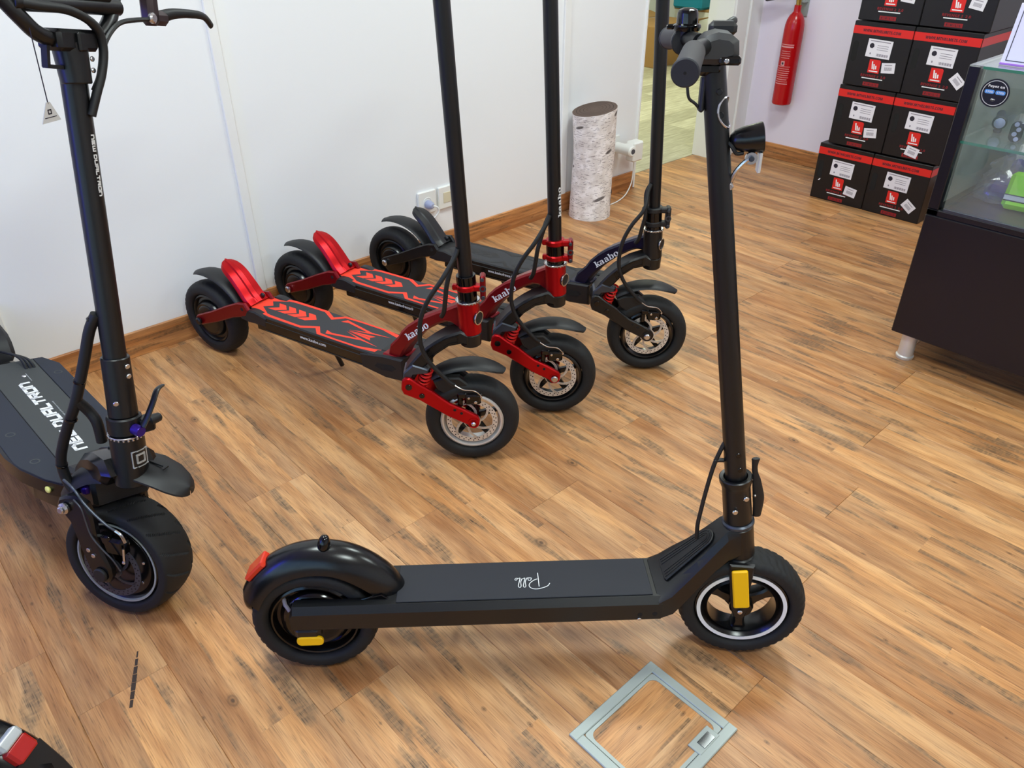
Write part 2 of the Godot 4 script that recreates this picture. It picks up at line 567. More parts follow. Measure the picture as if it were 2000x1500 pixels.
# one board between two corners with its grain running along axis (0 = x, 2 = z); row picks a strip of the wood atlas
func plank(g: G, a: Vector3, b: Vector3, axis: int, row: int, off: float, ch := 0.001) -> void:
	var start := g.v.size()
	g.box((a + b) * 0.5, b - a, ch)
	var l: float = b[axis] - a[axis]
	for i in range(start, g.v.size()):
		var p := g.v[i]
		var u: float = (p[axis] - a[axis]) / 1.3 + off
		var w: float
		if axis == 0: w = (p.y - a.y) / (b.y - a.y) * 0.9 + (p.z - a.z) * 0.5 if b.y - a.y > 0.05 else (p.z - a.z) / (b.z - a.z)
		else: w = (p.x - a.x) / (b.x - a.x) if b.x - a.x > 0.05 else (p.y - a.y) / (b.y - a.y)
		g.uv[i] = Vector2(u, (row + 0.03 + 0.94 * clampf(w, 0.0, 1.0)) / 10.0)

var wood_tex: ImageTexture
var wood_rough: ImageTexture
func wood_material(seed_no: int, tint: Color, rough := 0.42) -> StandardMaterial3D:
	var key := "wood_%d_%s_%s" % [seed_no, tint.to_html(), rough]
	if M.has(key): return M[key]
	if wood_tex == null: wood_tex = wood_atlas()
	var m := mat(key, tint, rough)
	m.albedo_texture = wood_tex
	return m

# ten printed laminate boards, 2048 px along 1.3 m of grain each
func wood_atlas() -> ImageTexture:
	var W := 2048
	var Hh := 2040
	var rows := 10
	var rh := Hh / rows
	var grain := stretched(11, 48, 2040, 0.3, W, Hh)
	var fine := stretched(12, 64, 2040, 0.42, W, Hh)
	var blot := stretched(13, 40, 420, 0.1, W, Hh)
	var stain := stretched(14, 44, 420, 0.085, W, Hh)
	var rip := stretched(15, 512, 255, 0.2, W, Hh)
	var warm := stretched(16, 24, 255, 0.12, W, Hh)
	var out := PackedByteArray()
	out.resize(W * Hh * 3)
	var r := RandomNumberGenerator.new()
	r.seed = 21
	for row in rows:
		# printed strips of random width, each with its own tone and weathering
		var cut1 := r.randf_range(0.28, 0.46)
		var cut2 := r.randf_range(0.6, 0.8)
		var tn := [r.randf_range(0.25, 0.8), r.randf_range(0.25, 0.8), r.randf_range(0.25, 0.8)]
		var st := [r.randf_range(-0.14, 0.1), r.randf_range(-0.14, 0.1), r.randf_range(-0.14, 0.1)]
		var wm := [r.randf_range(-1.0, 1.0), r.randf_range(-1.0, 1.0), r.randf_range(-1.0, 1.0)]
		var sh := [0, r.randi_range(300, 900), r.randi_range(1000, 1700)]
		for y in rh:
			var f := float(y) / rh
			var s := 0 if f < cut1 else (1 if f < cut2 else 2)
			var base: float = tn[s]
			var stain_k: float = 0.63 - st[s]
			var wk: float = wm[s]
			var sx: int = sh[s]
			# weathering gathers along the strip edges
			var edge := minf(absf(f - cut1), minf(absf(f - cut2), minf(f, 1.0 - f)))
			stain_k -= 0.1 * clampf(1.0 - edge * 12.0, 0.0, 1.0)
			var o := (row * rh + y) * W
			for x in W:
				var i := o + x
				var k := o + ((x + sx) & 2047)
				var gr := grain[k] * 0.00392
				var fi := fine[k] * 0.00392
				var bl := blot[k] * 0.00392
				var sa := stain[k] * 0.00392
				var t := clampf(base + (bl - 0.5) * 0.75 + (gr - 0.5) * 0.5, 0.0, 1.0)
				var dk := clampf((0.45 - fi) * 3.0, 0.0, 1.0) * clampf((0.66 - gr) * 2.6, 0.0, 1.0)
				var sg := clampf((sa - stain_k) * 6.0, 0.0, 1.0)
				sg *= 0.62 + 0.38 * clampf((rip[k] * 0.00392 - 0.36) * 4.0, 0.0, 1.0)
				var wv := (warm[k] * 0.00392 - 0.5) * 0.06 + wk * 0.012
				var cr := 0.60 + 0.25 * t + wv * 0.5
				var cg := 0.402 + 0.25 * t - wv * 0.3
				var cb := 0.243 + 0.205 * t - wv
				var kk := 1.0 - 0.3 * dk
				cr *= kk; cg *= kk; cb *= kk
				var sm := sg * 0.6
				cr += (0.45 - cr) * sm; cg += (0.36 - cg) * sm; cb += (0.275 - cb) * sm
				if sg > 0.15 and fi < 0.44:
					var e := (0.44 - fi) * 1.7 * sg
					cr *= 1.0 - e; cg *= 1.0 - e; cb *= 1.0 - e
				var w := i * 3
				out[w] = int(clampf(cr, 0, 1) * 255.0); out[w + 1] = int(clampf(cg, 0, 1) * 255.0); out[w + 2] = int(clampf(cb, 0, 1) * 255.0)
	var im := Image.create_from_data(W, Hh, false, Image.FORMAT_RGB8, out)
	# knots: small dark eyes drawn out along the grain
	for k in 60:
		var cx := r.randi_range(30, W - 30); var cy := r.randi_range(0, Hh - 1)
		var row_y := cy / rh
		var lx := r.randf_range(5, 16) * (3.0 if k % 9 == 0 else 1.0); var ly := lx * r.randf_range(0.25, 0.5)
		for dy in range(-int(ly) - 1, int(ly) + 2):
			if (cy + dy) < row_y * rh or (cy + dy) >= (row_y + 1) * rh: continue
			for dx in range(-int(lx) - 1, int(lx) + 2):
				var d := sqrt(pow(dx / lx, 2) + pow(dy / ly, 2))
				if d < 1.0 and cx + dx > 0 and cx + dx < W:
					var c := im.get_pixel(cx + dx, cy + dy)
					var e := (1.0 - d) * 0.75 * (0.7 + 0.3 * sin(d * 14.0))
					im.set_pixel(cx + dx, cy + dy, c.lerp(Color(0.2, 0.14, 0.1), clampf(e, 0, 1)))
	return ImageTexture.create_from_image(im)

func stretched(sd: int, w: int, h: int, freq: float, W: int, Hh: int) -> PackedByteArray:
	var n := FastNoiseLite.new()
	n.seed = sd; n.frequency = freq; n.noise_type = FastNoiseLite.TYPE_SIMPLEX_SMOOTH
	n.fractal_octaves = 3
	var im := n.get_image(w, h, false, false, true)
	im.convert(Image.FORMAT_L8)
	im.resize(W, Hh, Image.INTERPOLATE_CUBIC)
	return im.get_data()

func floor_planks() -> void:
	var g := G.new()
	g.box(Vector3(0.9, -0.06, 0.2), Vector3(7.1, 0.1, 5.9))
	var fl := struct("floor", g, M.grout, "oak look laminate floor of the shop", "floor")
	var tints := [wood_material(1, Color(1, 1, 1)), wood_material(1, Color(0.96, 0.95, 0.93)), wood_material(1, Color(1, 0.985, 0.96))]
	var w := 0.1776
	var last := -1
	for c in range(-6, 25):
		var x0 := 0.001 + c * w
		var x1 := minf(x0 + w, 4.285)
		if x0 > 4.27: continue
		# the joints seen in the photograph at z -1.26 lie in two board columns
		var joint: float = -1.26 if c in [0, 4] else -1.26 + fposmod(c * 0.47 + 0.31, 1.0) * 1.3
		var z := joint - 1.3 * 2
		while z < 2.6:
			var z0 := maxf(z, -2.735 if x0 > 3.1 else -2.593)
			var z1 := minf(z + 1.3, 2.95)
			if z1 - z0 > 0.03:
				var row := rng.randi_range(0, 9)
				if row == last: row = (row + 3) % 10
				last = row
				g = G.new()
				plank(g, Vector3(x0 + 0.0001, -0.012, z0 + 0.0002), Vector3(x1 - 0.0001, 0.0, z1 - 0.0002), 2, row, fposmod(z0 - z, 1.3) / 1.3)
				if rng.randf() < 0.5:
					for i in g.uv.size(): g.uv[i].x = -g.uv[i].x
				part(fl, "plank", g, tints[rng.randi_range(0, 2)])
			z += 1.3
	# a dark scuff left on the boards at the lower left
	var sc := G.new()
	sc.x = Transform3D(Basis(Vector3.RIGHT, Vector3.FORWARD, Vector3.UP), Vector3.ZERO)
	var a := Vector3(0.145, 0, -1.335); var b := Vector3(0.083, 0, -1.205)
	for k in 7:
		var t := k / 7.0
		var p := a.lerp(b, t); var q := a.lerp(b, t + 0.1)
		sc.stroke([Vector2(p.x, -p.z), Vector2(q.x, -q.z)], 0.006 * (0.5 + sin(t * 3.0)), 0.0, 0.0003)
	part(fl, "scuff_mark", sc, M.knot_dark)

func floor_hatch() -> void:
	var o := thing("floor_box", "square grey metal floor socket hatch with a wood lid set in the boards", "floor hatch", Transform3D(Basis(), Vector3(0.8, 0, -0.476)))
	var W := 0.246; var D := 0.212
	var g := G.new()
	var fw := 0.02
	g.box(Vector3(0, 0.002, -D / 2 + fw / 2), Vector3(W, 0.006, fw), 0.0015)
	g.box(Vector3(0, 0.002, D / 2 - fw / 2), Vector3(W, 0.006, fw), 0.0015)
	g.box(Vector3(-W / 2 + fw / 2, 0.002, 0), Vector3(fw, 0.006, D - fw * 2 + 0.002), 0.0015)
	g.box(Vector3(W / 2 - fw / 2, 0.002, 0), Vector3(fw, 0.006, D - fw * 2 + 0.002), 0.0015)
	part(o, "frame", g, M.grey_metal)
	g = G.new()
	g.x = Transform3D(Basis(Vector3.RIGHT, Vector3.FORWARD, Vector3.UP), Vector3.ZERO)
	var outer := PackedVector2Array(rrect(W - 0.042, D - 0.042, 0.006))
	var inner := PackedVector2Array(rrect(W - 0.056, D - 0.056, 0.016))
	for i in outer.size():
		var k := (i + 1) % outer.size()
		g.prism([outer[i], outer[k], inner[k], inner[i]], -0.004, 0.0035)
	part(o, "lid_rim", g, M.grey_metal)
	g = G.new()
	plank(g, Vector3(-W / 2 + 0.027, -0.004, -D / 2 + 0.027), Vector3(W / 2 - 0.027, 0.002, D / 2 - 0.027), 0, 0, 0.62)
	part(o, "lid", g, wood_material(1, Color(1, 0.98, 0.95)))
	g = G.new()
	g.box(Vector3(0.055, 0.004, D / 2 - 0.03), Vector3(0.06, 0.004, 0.03), 0.001)
	part(o, "cable_flap", g, M.grey_metal)
	g = G.new()
	g.box(Vector3(0.058, 0.0062, D / 2 - 0.027), Vector3(0.034, 0.0015, 0.018), 0.0005)
	part(o, "latch", g, M.gloss_black)

func back_room() -> void:
	var g := G.new()
	g.box(Vector3(5.4, -0.06, -4.2), Vector3(5.0, 0.1, 2.93))
	var fl := struct("floor_002", g, M.grout, "pale grey wood floor of the back room seen through the doorway", "floor")
	var pale: Material = wood_material(1, Color(1, 1, 1), 0.5)
	var pm := mat("pale_boards", Color(0.86, 0.84, 0.74), 0.5)
	var pm2 := mat("pale_boards_b", Color(0.8, 0.78, 0.69), 0.5)
	var pm3 := mat("pale_boards_c", Color(0.9, 0.88, 0.79), 0.5)
	var nt := NoiseTexture2D.new()
	nt.width = 512; nt.height = 512; nt.seamless = true
	var fn := FastNoiseLite.new()
	fn.frequency = 0.02; fn.seed = 4
	nt.noise = fn
	var ramp := Gradient.new()
	ramp.set_color(0, Color(0.78, 0.76, 0.72)); ramp.set_color(1, Color(1, 1, 1))
	nt.color_ramp = ramp
	for m in [pm, pm2, pm3]:
		m.albedo_texture = nt; m.uv1_triplanar = true; m.uv1_scale = Vector3(0.5, 1, 4)
	var z := -2.74
	var k := 0
	while z > -5.5:
		var x := 2.95 + fposmod(k * 0.37, 1.0) * -1.2
		while x < 7.7:
			var a := maxf(x, 2.95); var b := minf(x + 1.2, 7.8)
			if b - a > 0.02: part(fl, "plank", G.new().box(Vector3((a + b) / 2, -0.006, z - 0.09), Vector3(b - a - 0.001, 0.012, 0.179), 0.0012), [pm, pm2, pm3][rng.randi_range(0, 2)])
			x += 1.2
		z -= 0.18
		k += 1
	g = G.new()
	g.box(Vector3(5.4, 1.35, -5.72), Vector3(5.2, 2.7, 0.15))
	g.box(Vector3(2.85, 1.35, -4.2), Vector3(0.15, 2.7, 3.0))
	g.box(Vector3(7.95, 1.35, -4.2), Vector3(0.15, 2.7, 3.0))
	g.box(Vector3(6.2, 1.35, -2.67), Vector3(3.5, 2.7, 0.15))
	struct("wall_far", g, M.wall_paint, "white walls of the back room beyond the doorway", "wall")
	g = G.new()
	g.box(Vector3(5.4, 2.75, -4.2), Vector3(5.2, 0.1, 3.1))
	struct("ceiling_002", g, M.ceiling_paint, "ceiling of the back room", "ceiling")
	var o := thing("ceiling_light", "warm white ceiling panel of the back room", "ceiling light", Transform3D(Basis(), Vector3(4.9, 2.68, -4.0)))
	part(o, "diffuser", G.new().box(Vector3.ZERO, Vector3(0.58, 0.02, 0.58), 0.002), M.lamp_panel)
	var l := AreaLight3D.new()
	l.name = "panel_glow"; l.area_size = Vector2(0.56, 0.56); l.light_color = Color(0.97, 1.0, 0.86); l.light_energy = PANEL * 1.4; l.area_range = 10.0; l.shadow_enabled = true
	l.transform = Transform3D(Basis(Vector3.RIGHT, -PI / 2), Vector3(0, -0.02, 0))
	o.add_child(l)
	# goods standing in the back room
	var c := thing("carton", "open brown cardboard carton on the pale floor of the back room", "carton", Transform3D(Basis(), Vector3(6.25, 0, -4.8)))
	part(c, "body", G.new().box(Vector3(0, 0.17, 0), Vector3(0.62, 0.34, 0.42), 0.004), M.cardboard)
	part(c, "flap", tilted_box(Vector3(0, 0.34, 0.21), Vector3(0.6, 0.005, 0.16), 0.3, Vector3(0, 0, 0.08)), M.cardboard)
	part(c, "flap", tilted_box(Vector3(0, 0.345, -0.21), Vector3(0.6, 0.005, 0.16), -0.2, Vector3(0, 0, -0.08)), M.cardboard)
	part(c, "tape", G.new().box(Vector3(0, 0.3, 0.2115), Vector3(0.06, 0.08, 0.001)), M.ink_grey)
	var wb := thing("white_box", "plain white box standing beside the brown carton", "box", Transform3D(Basis(), Vector3(6.9, 0, -4.75)))
	part(wb, "body", G.new().box(Vector3(0, 0.2, 0), Vector3(0.5, 0.4, 0.4), 0.004), M.white_plastic)
	part(wb, "lid", G.new().box(Vector3(0, 0.41, 0), Vector3(0.51, 0.02, 0.41), 0.004), M.cardboard)
	var tb := thing("storage_bin", "teal blue plastic bin on top of the white box", "bin", Transform3D(Basis(), Vector3(6.75, 0.42, -4.75)))
	var gg := G.new()
	gg.box(Vector3(0, 0.14, 0), Vector3(0.4, 0.28, 0.32), 0.02)
	part(tb, "body", gg, M.teal_plastic)
	part(tb, "rim", G.new().box(Vector3(0, 0.285, 0), Vector3(0.43, 0.025, 0.35), 0.006), M.teal_plastic)

func tilted_box(at: Vector3, s: Vector3, ang: float, off: Vector3) -> G:
	var g := G.new()
	g.x = Transform3D(Basis(Vector3.RIGHT, -ang), at)
	g.box(off, s)
	return g

func wall_fittings() -> void:
	var zl := -2.594
	# double outlet with a plug
	for i in 2:
		var x: float = [1.885, 1.992][i]
		var o := thing("wall_outlet", ["white wall socket with the grey round plug, above the far black scooter", "white wall socket plate beside the plugged one, partly behind a scooter stem"][i], "wall socket", Transform3D(Basis(), Vector3(x, 0.245, zl)), "wall sockets")
		part(o, "plate", G.new().box(Vector3(0, 0, 0.006), Vector3(0.094, 0.098, 0.012), 0.004), M.white_plastic)
		var g := G.new()
		g.x = axle(Vector3(0, 0, 0.0105))
		g.lathe([Vector2(0, 0), Vector2(0.017, 0), Vector2(0.0195, 0.003), Vector2(0.022, 0.003), Vector2(0.023, 0)] if i == 0 else [Vector2(0, 0.002), Vector2(0.01, 0.002), Vector2(0.012, 0.0)], 24)
		part(o, "socket_well", g, M.white_plastic)
		if i == 1: part(o, "insert", G.new().box(Vector3(0, 0, 0.0125), Vector3(0.045, 0.045, 0.003), 0.001), mat("ivory_plastic", Color(0.84, 0.81, 0.7), 0.4))
	var pl := thing("plug", "round grey plug with a white lead in the wall socket", "plug", Transform3D(Basis(), Vector3(1.885, 0.238, zl + 0.012)))
	var g := G.new()
	g.x = axle(Vector3.ZERO)
	g.lathe([Vector2(0.018, 0.0), Vector2(0.019, 0.012), Vector2(0.016, 0.026), Vector2(0.009, 0.036), Vector2(0, 0.037)], 20)
	part(pl, "body", g, mat("plug_grey", Color(0.62, 0.64, 0.74), 0.4))
	part(pl, "lead", G.new().tube(spline([Vector3(0.003, 0, 0.034), Vector3(0.02, -0.008, 0.042), Vector3(0.024, -0.03, 0.042), Vector3(0.0, -0.058, 0.03), Vector3(-0.05, -0.08, 0.012), Vector3(-0.12, -0.1, 0.008), Vector3(-0.2, -0.13, 0.008), Vector3(-0.3, -0.145, 0.008)]), 0.004, 8), M.white_plastic)
	# socket with white adapters beside the doorway
	var so := thing("wall_outlet", "white wall socket beside the doorway behind the birch log", "wall socket", Transform3D(Basis(), Vector3(3.075, 0.262, zl)), "wall sockets")
	part(so, "plate", G.new().box(Vector3(0, 0, 0.006), Vector3(0.09, 0.09, 0.012), 0.004), M.white_plastic)
	part(so, "socket_well", G.new().cyl(Vector3(0, 0, 0.012), Vector3(0, 0, 0.014), 0.021), M.white_plastic)
	var ad := thing("power_adapter", "white charger and round plug stacked in the socket beside the doorway", "charger", Transform3D(Basis(), Vector3(3.09, 0.25, zl + 0.014)))
	part(ad, "round_plug", G.new().cyl(Vector3(0, 0, 0.0), Vector3(-0.01, 0.002, 0.12), 0.027, 24, -1.0, 0.006), M.white_plastic)
	part(ad, "plug_face", G.new().cyl(Vector3(-0.01, 0.002, 0.12), Vector3(-0.0102, 0.002, 0.1215), 0.013), mat("socket_grey", Color(0.3, 0.3, 0.33), 0.5))
	part(ad, "charger_block", G.new().box(Vector3(0.075, -0.02, 0.06), Vector3(0.075, 0.1, 0.06), 0.008), M.white_plastic)
	part(ad, "charger_arm", G.new().box(Vector3(0.03, 0.004, 0.06), Vector3(0.09, 0.035, 0.05), 0.008), M.white_plastic)
	part(ad, "lead", G.new().tube(spline([Vector3(0.075, -0.07, 0.06), Vector3(0.078, -0.13, 0.06), Vector3(0.07, -0.19, 0.06), Vector3(0.02, -0.235, 0.07), Vector3(-0.06, -0.246, 0.09), Vector3(-0.14, -0.246, 0.1)]), 0.003, 8), M.white_plastic)
	# plate cut by the left picture edge
	var p3 := thing("wall_outlet", "white wall plate at the left edge, above the big black scooter's deck", "wall socket", Transform3D(Basis(), Vector3(0.225, 0.262, zl)), "wall sockets")
	part(p3, "plate", G.new().box(Vector3(0, 0, 0.006), Vector3(0.1, 0.1, 0.012), 0.004), M.white_plastic)
	part(p3, "socket_well", G.new().cyl(Vector3(0, 0, 0.012), Vector3(0, 0, 0.014), 0.021), M.white_plastic)

# curved mudguard shell: outer and inner arcs in the side plane (lists of Vector2), half width hw at the rims
func shell(outer: Array, inner: Array, hw, z0 := 0.0, n := 12, thick := 0.003) -> G:
	var g := G.new()
	var rings := []
	for i in outer.size():
		var o: Vector2 = outer[i]; var q: Vector2 = inner[i]
		var w: float = hw[i] if hw is Array else hw
		var ring := []
		var d := (o - q)
		var k := maxf(0.2, 1.0 - thick / maxf(0.004, d.length()))
		for j in n + 1:
			var a := -PI / 2 + PI * j / n
			ring.append(Vector3(q.x + d.x * cos(a), q.y + d.y * cos(a), z0 + sin(a) * w))
		for j in range(n, -1, -1):
			var a := -PI / 2 + PI * j / n
			ring.append(Vector3(q.x + d.x * cos(a) * k, q.y + d.y * cos(a) * k, z0 + sin(a) * (w - thick)))
		rings.append(ring)
	g.loft(rings)
	return g

func arc_pts(c: Vector2, r: float, a0: float, a1: float, n: int) -> Array:
	return arc2(c, r, a0, a1, n)

func bolt(g: G, at: Vector3, r: float, h: float, dir := Vector3.BACK) -> void:
	g.cyl(at, at + dir * h, r, 14, -1.0, h * 0.3)

# brake disc in the wheel plane: perforated ring on curved arms
func brake_disc(p: Node3D, c: Vector3, r: float, m: Material, arms := 6) -> void:
	var g := G.new()
	g.x = axle(c)
	g.lathe([Vector2(r * 0.80, -0.001), Vector2(r, -0.001), Vector2(r, 0.001), Vector2(r * 0.80, 0.001)], 48, 0, TAU, true)
	g.lathe([Vector2(r * 0.2, -0.0012), Vector2(r * 0.34, -0.0012), Vector2(r * 0.34, 0.0012), Vector2(r * 0.2, 0.0012)], 24, 0, TAU, true)
	g.x = Transform3D(Basis(), c)
	for k in arms:
		var a := TAU * k / arms
		var pts := []
		for i in 7:
			var t := i / 6.0
			var rr := lerpf(r * 0.3, r * 0.84, t)
			var aa := a + t * 0.75
			pts.append(Vector2(cos(aa), sin(aa)) * rr)
		g.stroke(pts, r * 0.09, -0.001, 0.001)
	var o := part(p, "brake_disc", g, m)
	g = G.new()
	g.x = axle(c + Vector3(0, 0, 0.0009))
	var n := 30
	for k in n:
		var a := TAU * k / n
		for q in 2:
			var rr := r * (0.86 + 0.08 * q)
			var pp := Vector3(cos(a + q * 0.07) * rr, 0, sin(a + q * 0.07) * rr)
			g.x = axle(c + Vector3(0, 0, 0.0009)) * Transform3D(Basis(), pp)
			g.lathe([Vector2(r * 0.026, 0), Vector2(r * 0.026, 0.0004), Vector2(0, 0.0004)], 8)
	part(o, "drill_holes", g, M.box_inside)

# ---------------------------------------------------------------- the commuter scooter in front
func commuter_scooter() -> void:
	var T := base_frame(0.4295, -1.0536, 49.626, 4.3)
	var o := thing("kick_scooter", "plain black commuter scooter in front with yellow fork covers and a handwritten deck logo", "scooter", T)
	var L := 0.864
	var R := 0.1275
	# rear wheel
	var w := hold(o, "rear_wheel")
	var g := G.new()
	tyre(g, Vector3(0, R, 0), R, 0.034, 0.088, 120, tread_blocks)
	part(w, "tyre", g, M.rubber)
	g = G.new()
	g.x = axle(Vector3(0, R, 0))
	g.lathe([Vector2(0, -0.03), Vector2(0.062, -0.03), Vector2(0.066, -0.024), Vector2(0.07, -0.012), Vector2(0.078, -0.014), Vector2(0.084, -0.025), Vector2(0.091, -0.022), Vector2(0.091, 0.022), Vector2(0.086, 0.026), Vector2(0.083, 0.025), Vector2(0.077, 0.012), Vector2(0.071, 0.012), Vector2(0.067, 0.022), Vector2(0.06, 0.026), Vector2(0.057, 0.028), Vector2(0.05, 0.026), Vector2(0, 0.026)], 56)
	part(w, "hub_motor", g, M.gloss_black)
	part(w, "valve", G.new().tube([Vector3(-0.058, R + 0.052, 0.012), Vector3(-0.053, R + 0.045, 0.024), Vector3(-0.044, R + 0.034, 0.03)], 0.004, 8), M.ink_grey)
	# front wheel, steered a little to the right about the raked stem
	var ax := Vector3(-0.174, 0.985, 0).normalized()
	var P := Vector3(0.832, 0.335, 0)
	var B := Basis(ax, deg_to_rad(-9.5))
	var S := Transform3D(B, P - B * P)
	w = hold(o, "front_wheel")
	w.transform = S
	g = G.new()
	tyre(g, Vector3(L, R, 0), R, 0.034, 0.09, 138, tread_blocks)
	part(w, "tyre", g, M.rubber)
	g = G.new()
	g.x = axle(Vector3(L, R, 0))
	g.lathe([Vector2(0.068, -0.022), Vector2(0.085, -0.027), Vector2(0.0925, -0.024), Vector2(0.0925, 0.024), Vector2(0.085, 0.027), Vector2(0.081, 0.025), Vector2(0.075, 0.014), Vector2(0.068, 0.022), Vector2(0.0655, 0.0)], 64, 0, TAU, true)
	part(w, "rim", g, M.fender_black)
	g = G.new()
	g.x = axle(Vector3(L, R, 0))
	g.lathe([Vector2(0.0815, 0.0262), Vector2(0.089, 0.0262), Vector2(0.089, 0.0275), Vector2(0.0815, 0.0275)], 72, 0, TAU, true)
	part(w, "rim_stripe", g, M.white_print)
	g = G.new()
	for k in 3:
		var a := deg_to_rad(33.0 + 120.0 * k)
		g.x = Transform3D(Basis(Vector3.BACK, a), Vector3(L, R, 0))
		g.prism([Vector2(0.012, -0.02), Vector2(0.03, -0.0125), Vector2(0.05, -0.0105), Vector2(0.063, -0.0135), Vector2(0.071, -0.022), Vector2(0.071, 0.022), Vector2(0.063, 0.0135), Vector2(0.05, 0.0105), Vector2(0.03, 0.0125), Vector2(0.012, 0.02)], -0.015, 0.015, 0.004)
	g.x = axle(Vector3(L, R, 0))
	g.lathe([Vector2(0, -0.03), Vector2(0.02, -0.03), Vector2(0.024, -0.022), Vector2(0.024, 0.022), Vector2(0.02, 0.03), Vector2(0, 0.03)], 24)
	part(w, "spokes", g, M.fender_black)
	# fork: legs, covers, crown
	var fk := hold(o, "fork")
	fk.transform = S
	for z in [-1.0, 1.0]:
		g = G.new()
		g.prism([Vector2(0.824, 0.25), Vector2(0.872, 0.25), Vector2(0.872, 0.22), Vector2(0.8705, 0.17), Vector2(0.874, 0.135), Vector2(0.871, 0.115), Vector2(0.86, 0.107), Vector2(0.848, 0.113), Vector2(0.842, 0.132), Vector2(0.835, 0.17), Vector2(0.827, 0.22)], 0.033 * z - 0.006, 0.033 * z + 0.006, 0.003)
		part(fk, "leg", g, M.black_paint)
		g = G.new()
		g.x = Transform3D(Basis(Vector3.BACK, deg_to_rad(9.5)), Vector3(0.8515, 0.193, 0.0425 * z))
		g.prism(rrect(0.031, 0.098, 0.004), -0.0035, 0.0035, 0.0025)
		part(fk, "reflector_cover", g, M.yellow_reflector)
		g = G.new()
		bolt(g, Vector3(0.8585, 0.131, 0.039 * z), 0.0052, 0.006 * z if z > 0 else 0.006, Vector3.BACK * z)
		part(fk, "axle_bolt", g, M.steel)
	g = G.new()
	g.cyl(Vector3(0.8475, 0.232, 0), Vector3(0.844, 0.252, 0), 0.028, 28, 0.03, 0.004)
	g.box(Vector3(0.8465, 0.236, 0), Vector3(0.044, 0.026, 0.076), 0.012)
	part(fk, "crown", g, M.black_paint)
	# deck: extruded body with a chamfered top edge and two rear arms
	var dk := hold(o, "deck")
	g = G.new()
	var sec := [Vector2(-0.066, 0.146), Vector2(-0.06, 0.139), Vector2(0.06, 0.139), Vector2(0.066, 0.146), Vector2(0.066, 0.183), Vector2(0.055, 0.1955), Vector2(-0.055, 0.1955), Vector2(-0.066, 0.183)]
	var r0 := []; var r1 := []
	for p in sec:
		r0.append(Vector3(0.135, p.y, p.x)); r1.append(Vector3(0.685, p.y, p.x))
	r0.reverse(); r1.reverse()
	g.loft([r0, r1])
	for z in [-1.0, 1.0]:
		var s2 := [Vector2(0.036, 0.139), Vector2(0.06, 0.139), Vector2(0.066, 0.146), Vector2(0.066, 0.183), Vector2(0.055, 0.1955), Vector2(0.036, 0.1955)]
		var a := []; var b := []; var c := []
		for p in s2:
			a.append(Vector3(0.1352, p.y, p.x * z)); b.append(Vector3(-0.03, p.y, p.x * z)); c.append(Vector3(-0.036, lerpf(p.y, 0.152, 0.3), p.x * z))
		if z > 0: g.loft([a, b, c])
		else:
			a.reverse(); b.reverse(); c.reverse()
			g.loft([a, b, c])
		part(dk, "axle_cap", G.new().box(Vector3(-0.008, 0.128, 0.05 * z), Vector3(0.052, 0.032, 0.026), 0.008), M.black_paint)
	part(dk, "body", g, M.black_paint)
	g = G.new()
	g.box(Vector3(0.418, 0.1965, 0), Vector3(0.5, 0.003, 0.104), 0.001)
	part(dk, "deck_mat", g, M.deck_rubber)
	g = G.new()
	g.x = Transform3D(Basis(), Vector3(-0.004, 0.1135, 0.062))
	g.prism(rrect(0.052, 0.022, 0.009), -0.004, 0.004, 0.002)
	part(dk, "reflector", g, M.yellow_reflector)
	g = G.new()
	g.cyl(Vector3(0.643, 0.158, 0.0655), Vector3(0.643, 0.158, 0.0665), 0.005); g.cyl(Vector3(0.672, 0.159, 0.0655), Vector3(0.672, 0.159, 0.0665), 0.005)
	part(dk, "screw_recess", g, M.box_inside)
	g = G.new()
	bolt(g, Vector3(0.642, 0.147, 0.0655), 0.004, 0.003)
	part(dk, "screw", g, M.steel)
	# handwritten logo, read from the other side of the deck
	g = G.new()
	g.x = Transform3D(Basis(Vector3.RIGHT, Vector3.FORWARD, Vector3.UP), Vector3(0, 0.1985, 0))
	var ink := [[[0.447, -0.016], [0.4473, 0.003], [0.4475, 0.022]], [[0.445, 0.001], [0.438, 0.0045], [0.431, 0.011], [0.428, 0.018], [0.43, 0.0245], [0.4365, 0.0285], [0.445, 0.029], [0.457, 0.0255], [0.465, 0.021], [0.469, 0.0145]], [[0.434, -0.0015], [0.4315, 0.004], [0.428, 0.0042], [0.4265, -0.001], [0.4305, -0.003], [0.434, -0.0015], [0.428, -0.003], [0.424, -0.002]], [[0.4245, -0.002], [0.421, 0.008], [0.4215, 0.02], [0.419, 0.0235], [0.4165, 0.02], [0.4185, 0.008], [0.4205, -0.002], [0.4165, -0.001], [0.4135, 0.001]], [[0.4145, -0.0005], [0.412, 0.008], [0.412, 0.02], [0.4095, 0.0235], [0.4067, 0.02], [0.409, 0.007], [0.411, -0.0025]], [[0.4105, -0.003], [0.406, -0.001], [0.403, 0.003], [0.4005, 0.001], [0.4025, -0.0025], [0.4075, -0.002]]]
	for st in ink:
		var pp := []
		for q in st: pp.append(Vector2(q[0], -q[1] * 1.0))
		g.stroke(spline(pp, 4), 0.0015, 0.0, 0.0005)
	part(dk, "script_logo", g, M.white_print)
	# gooseneck from the deck up to the head tube
	var nk := hold(o, "neck")
	g = G.new()
	var rings := []
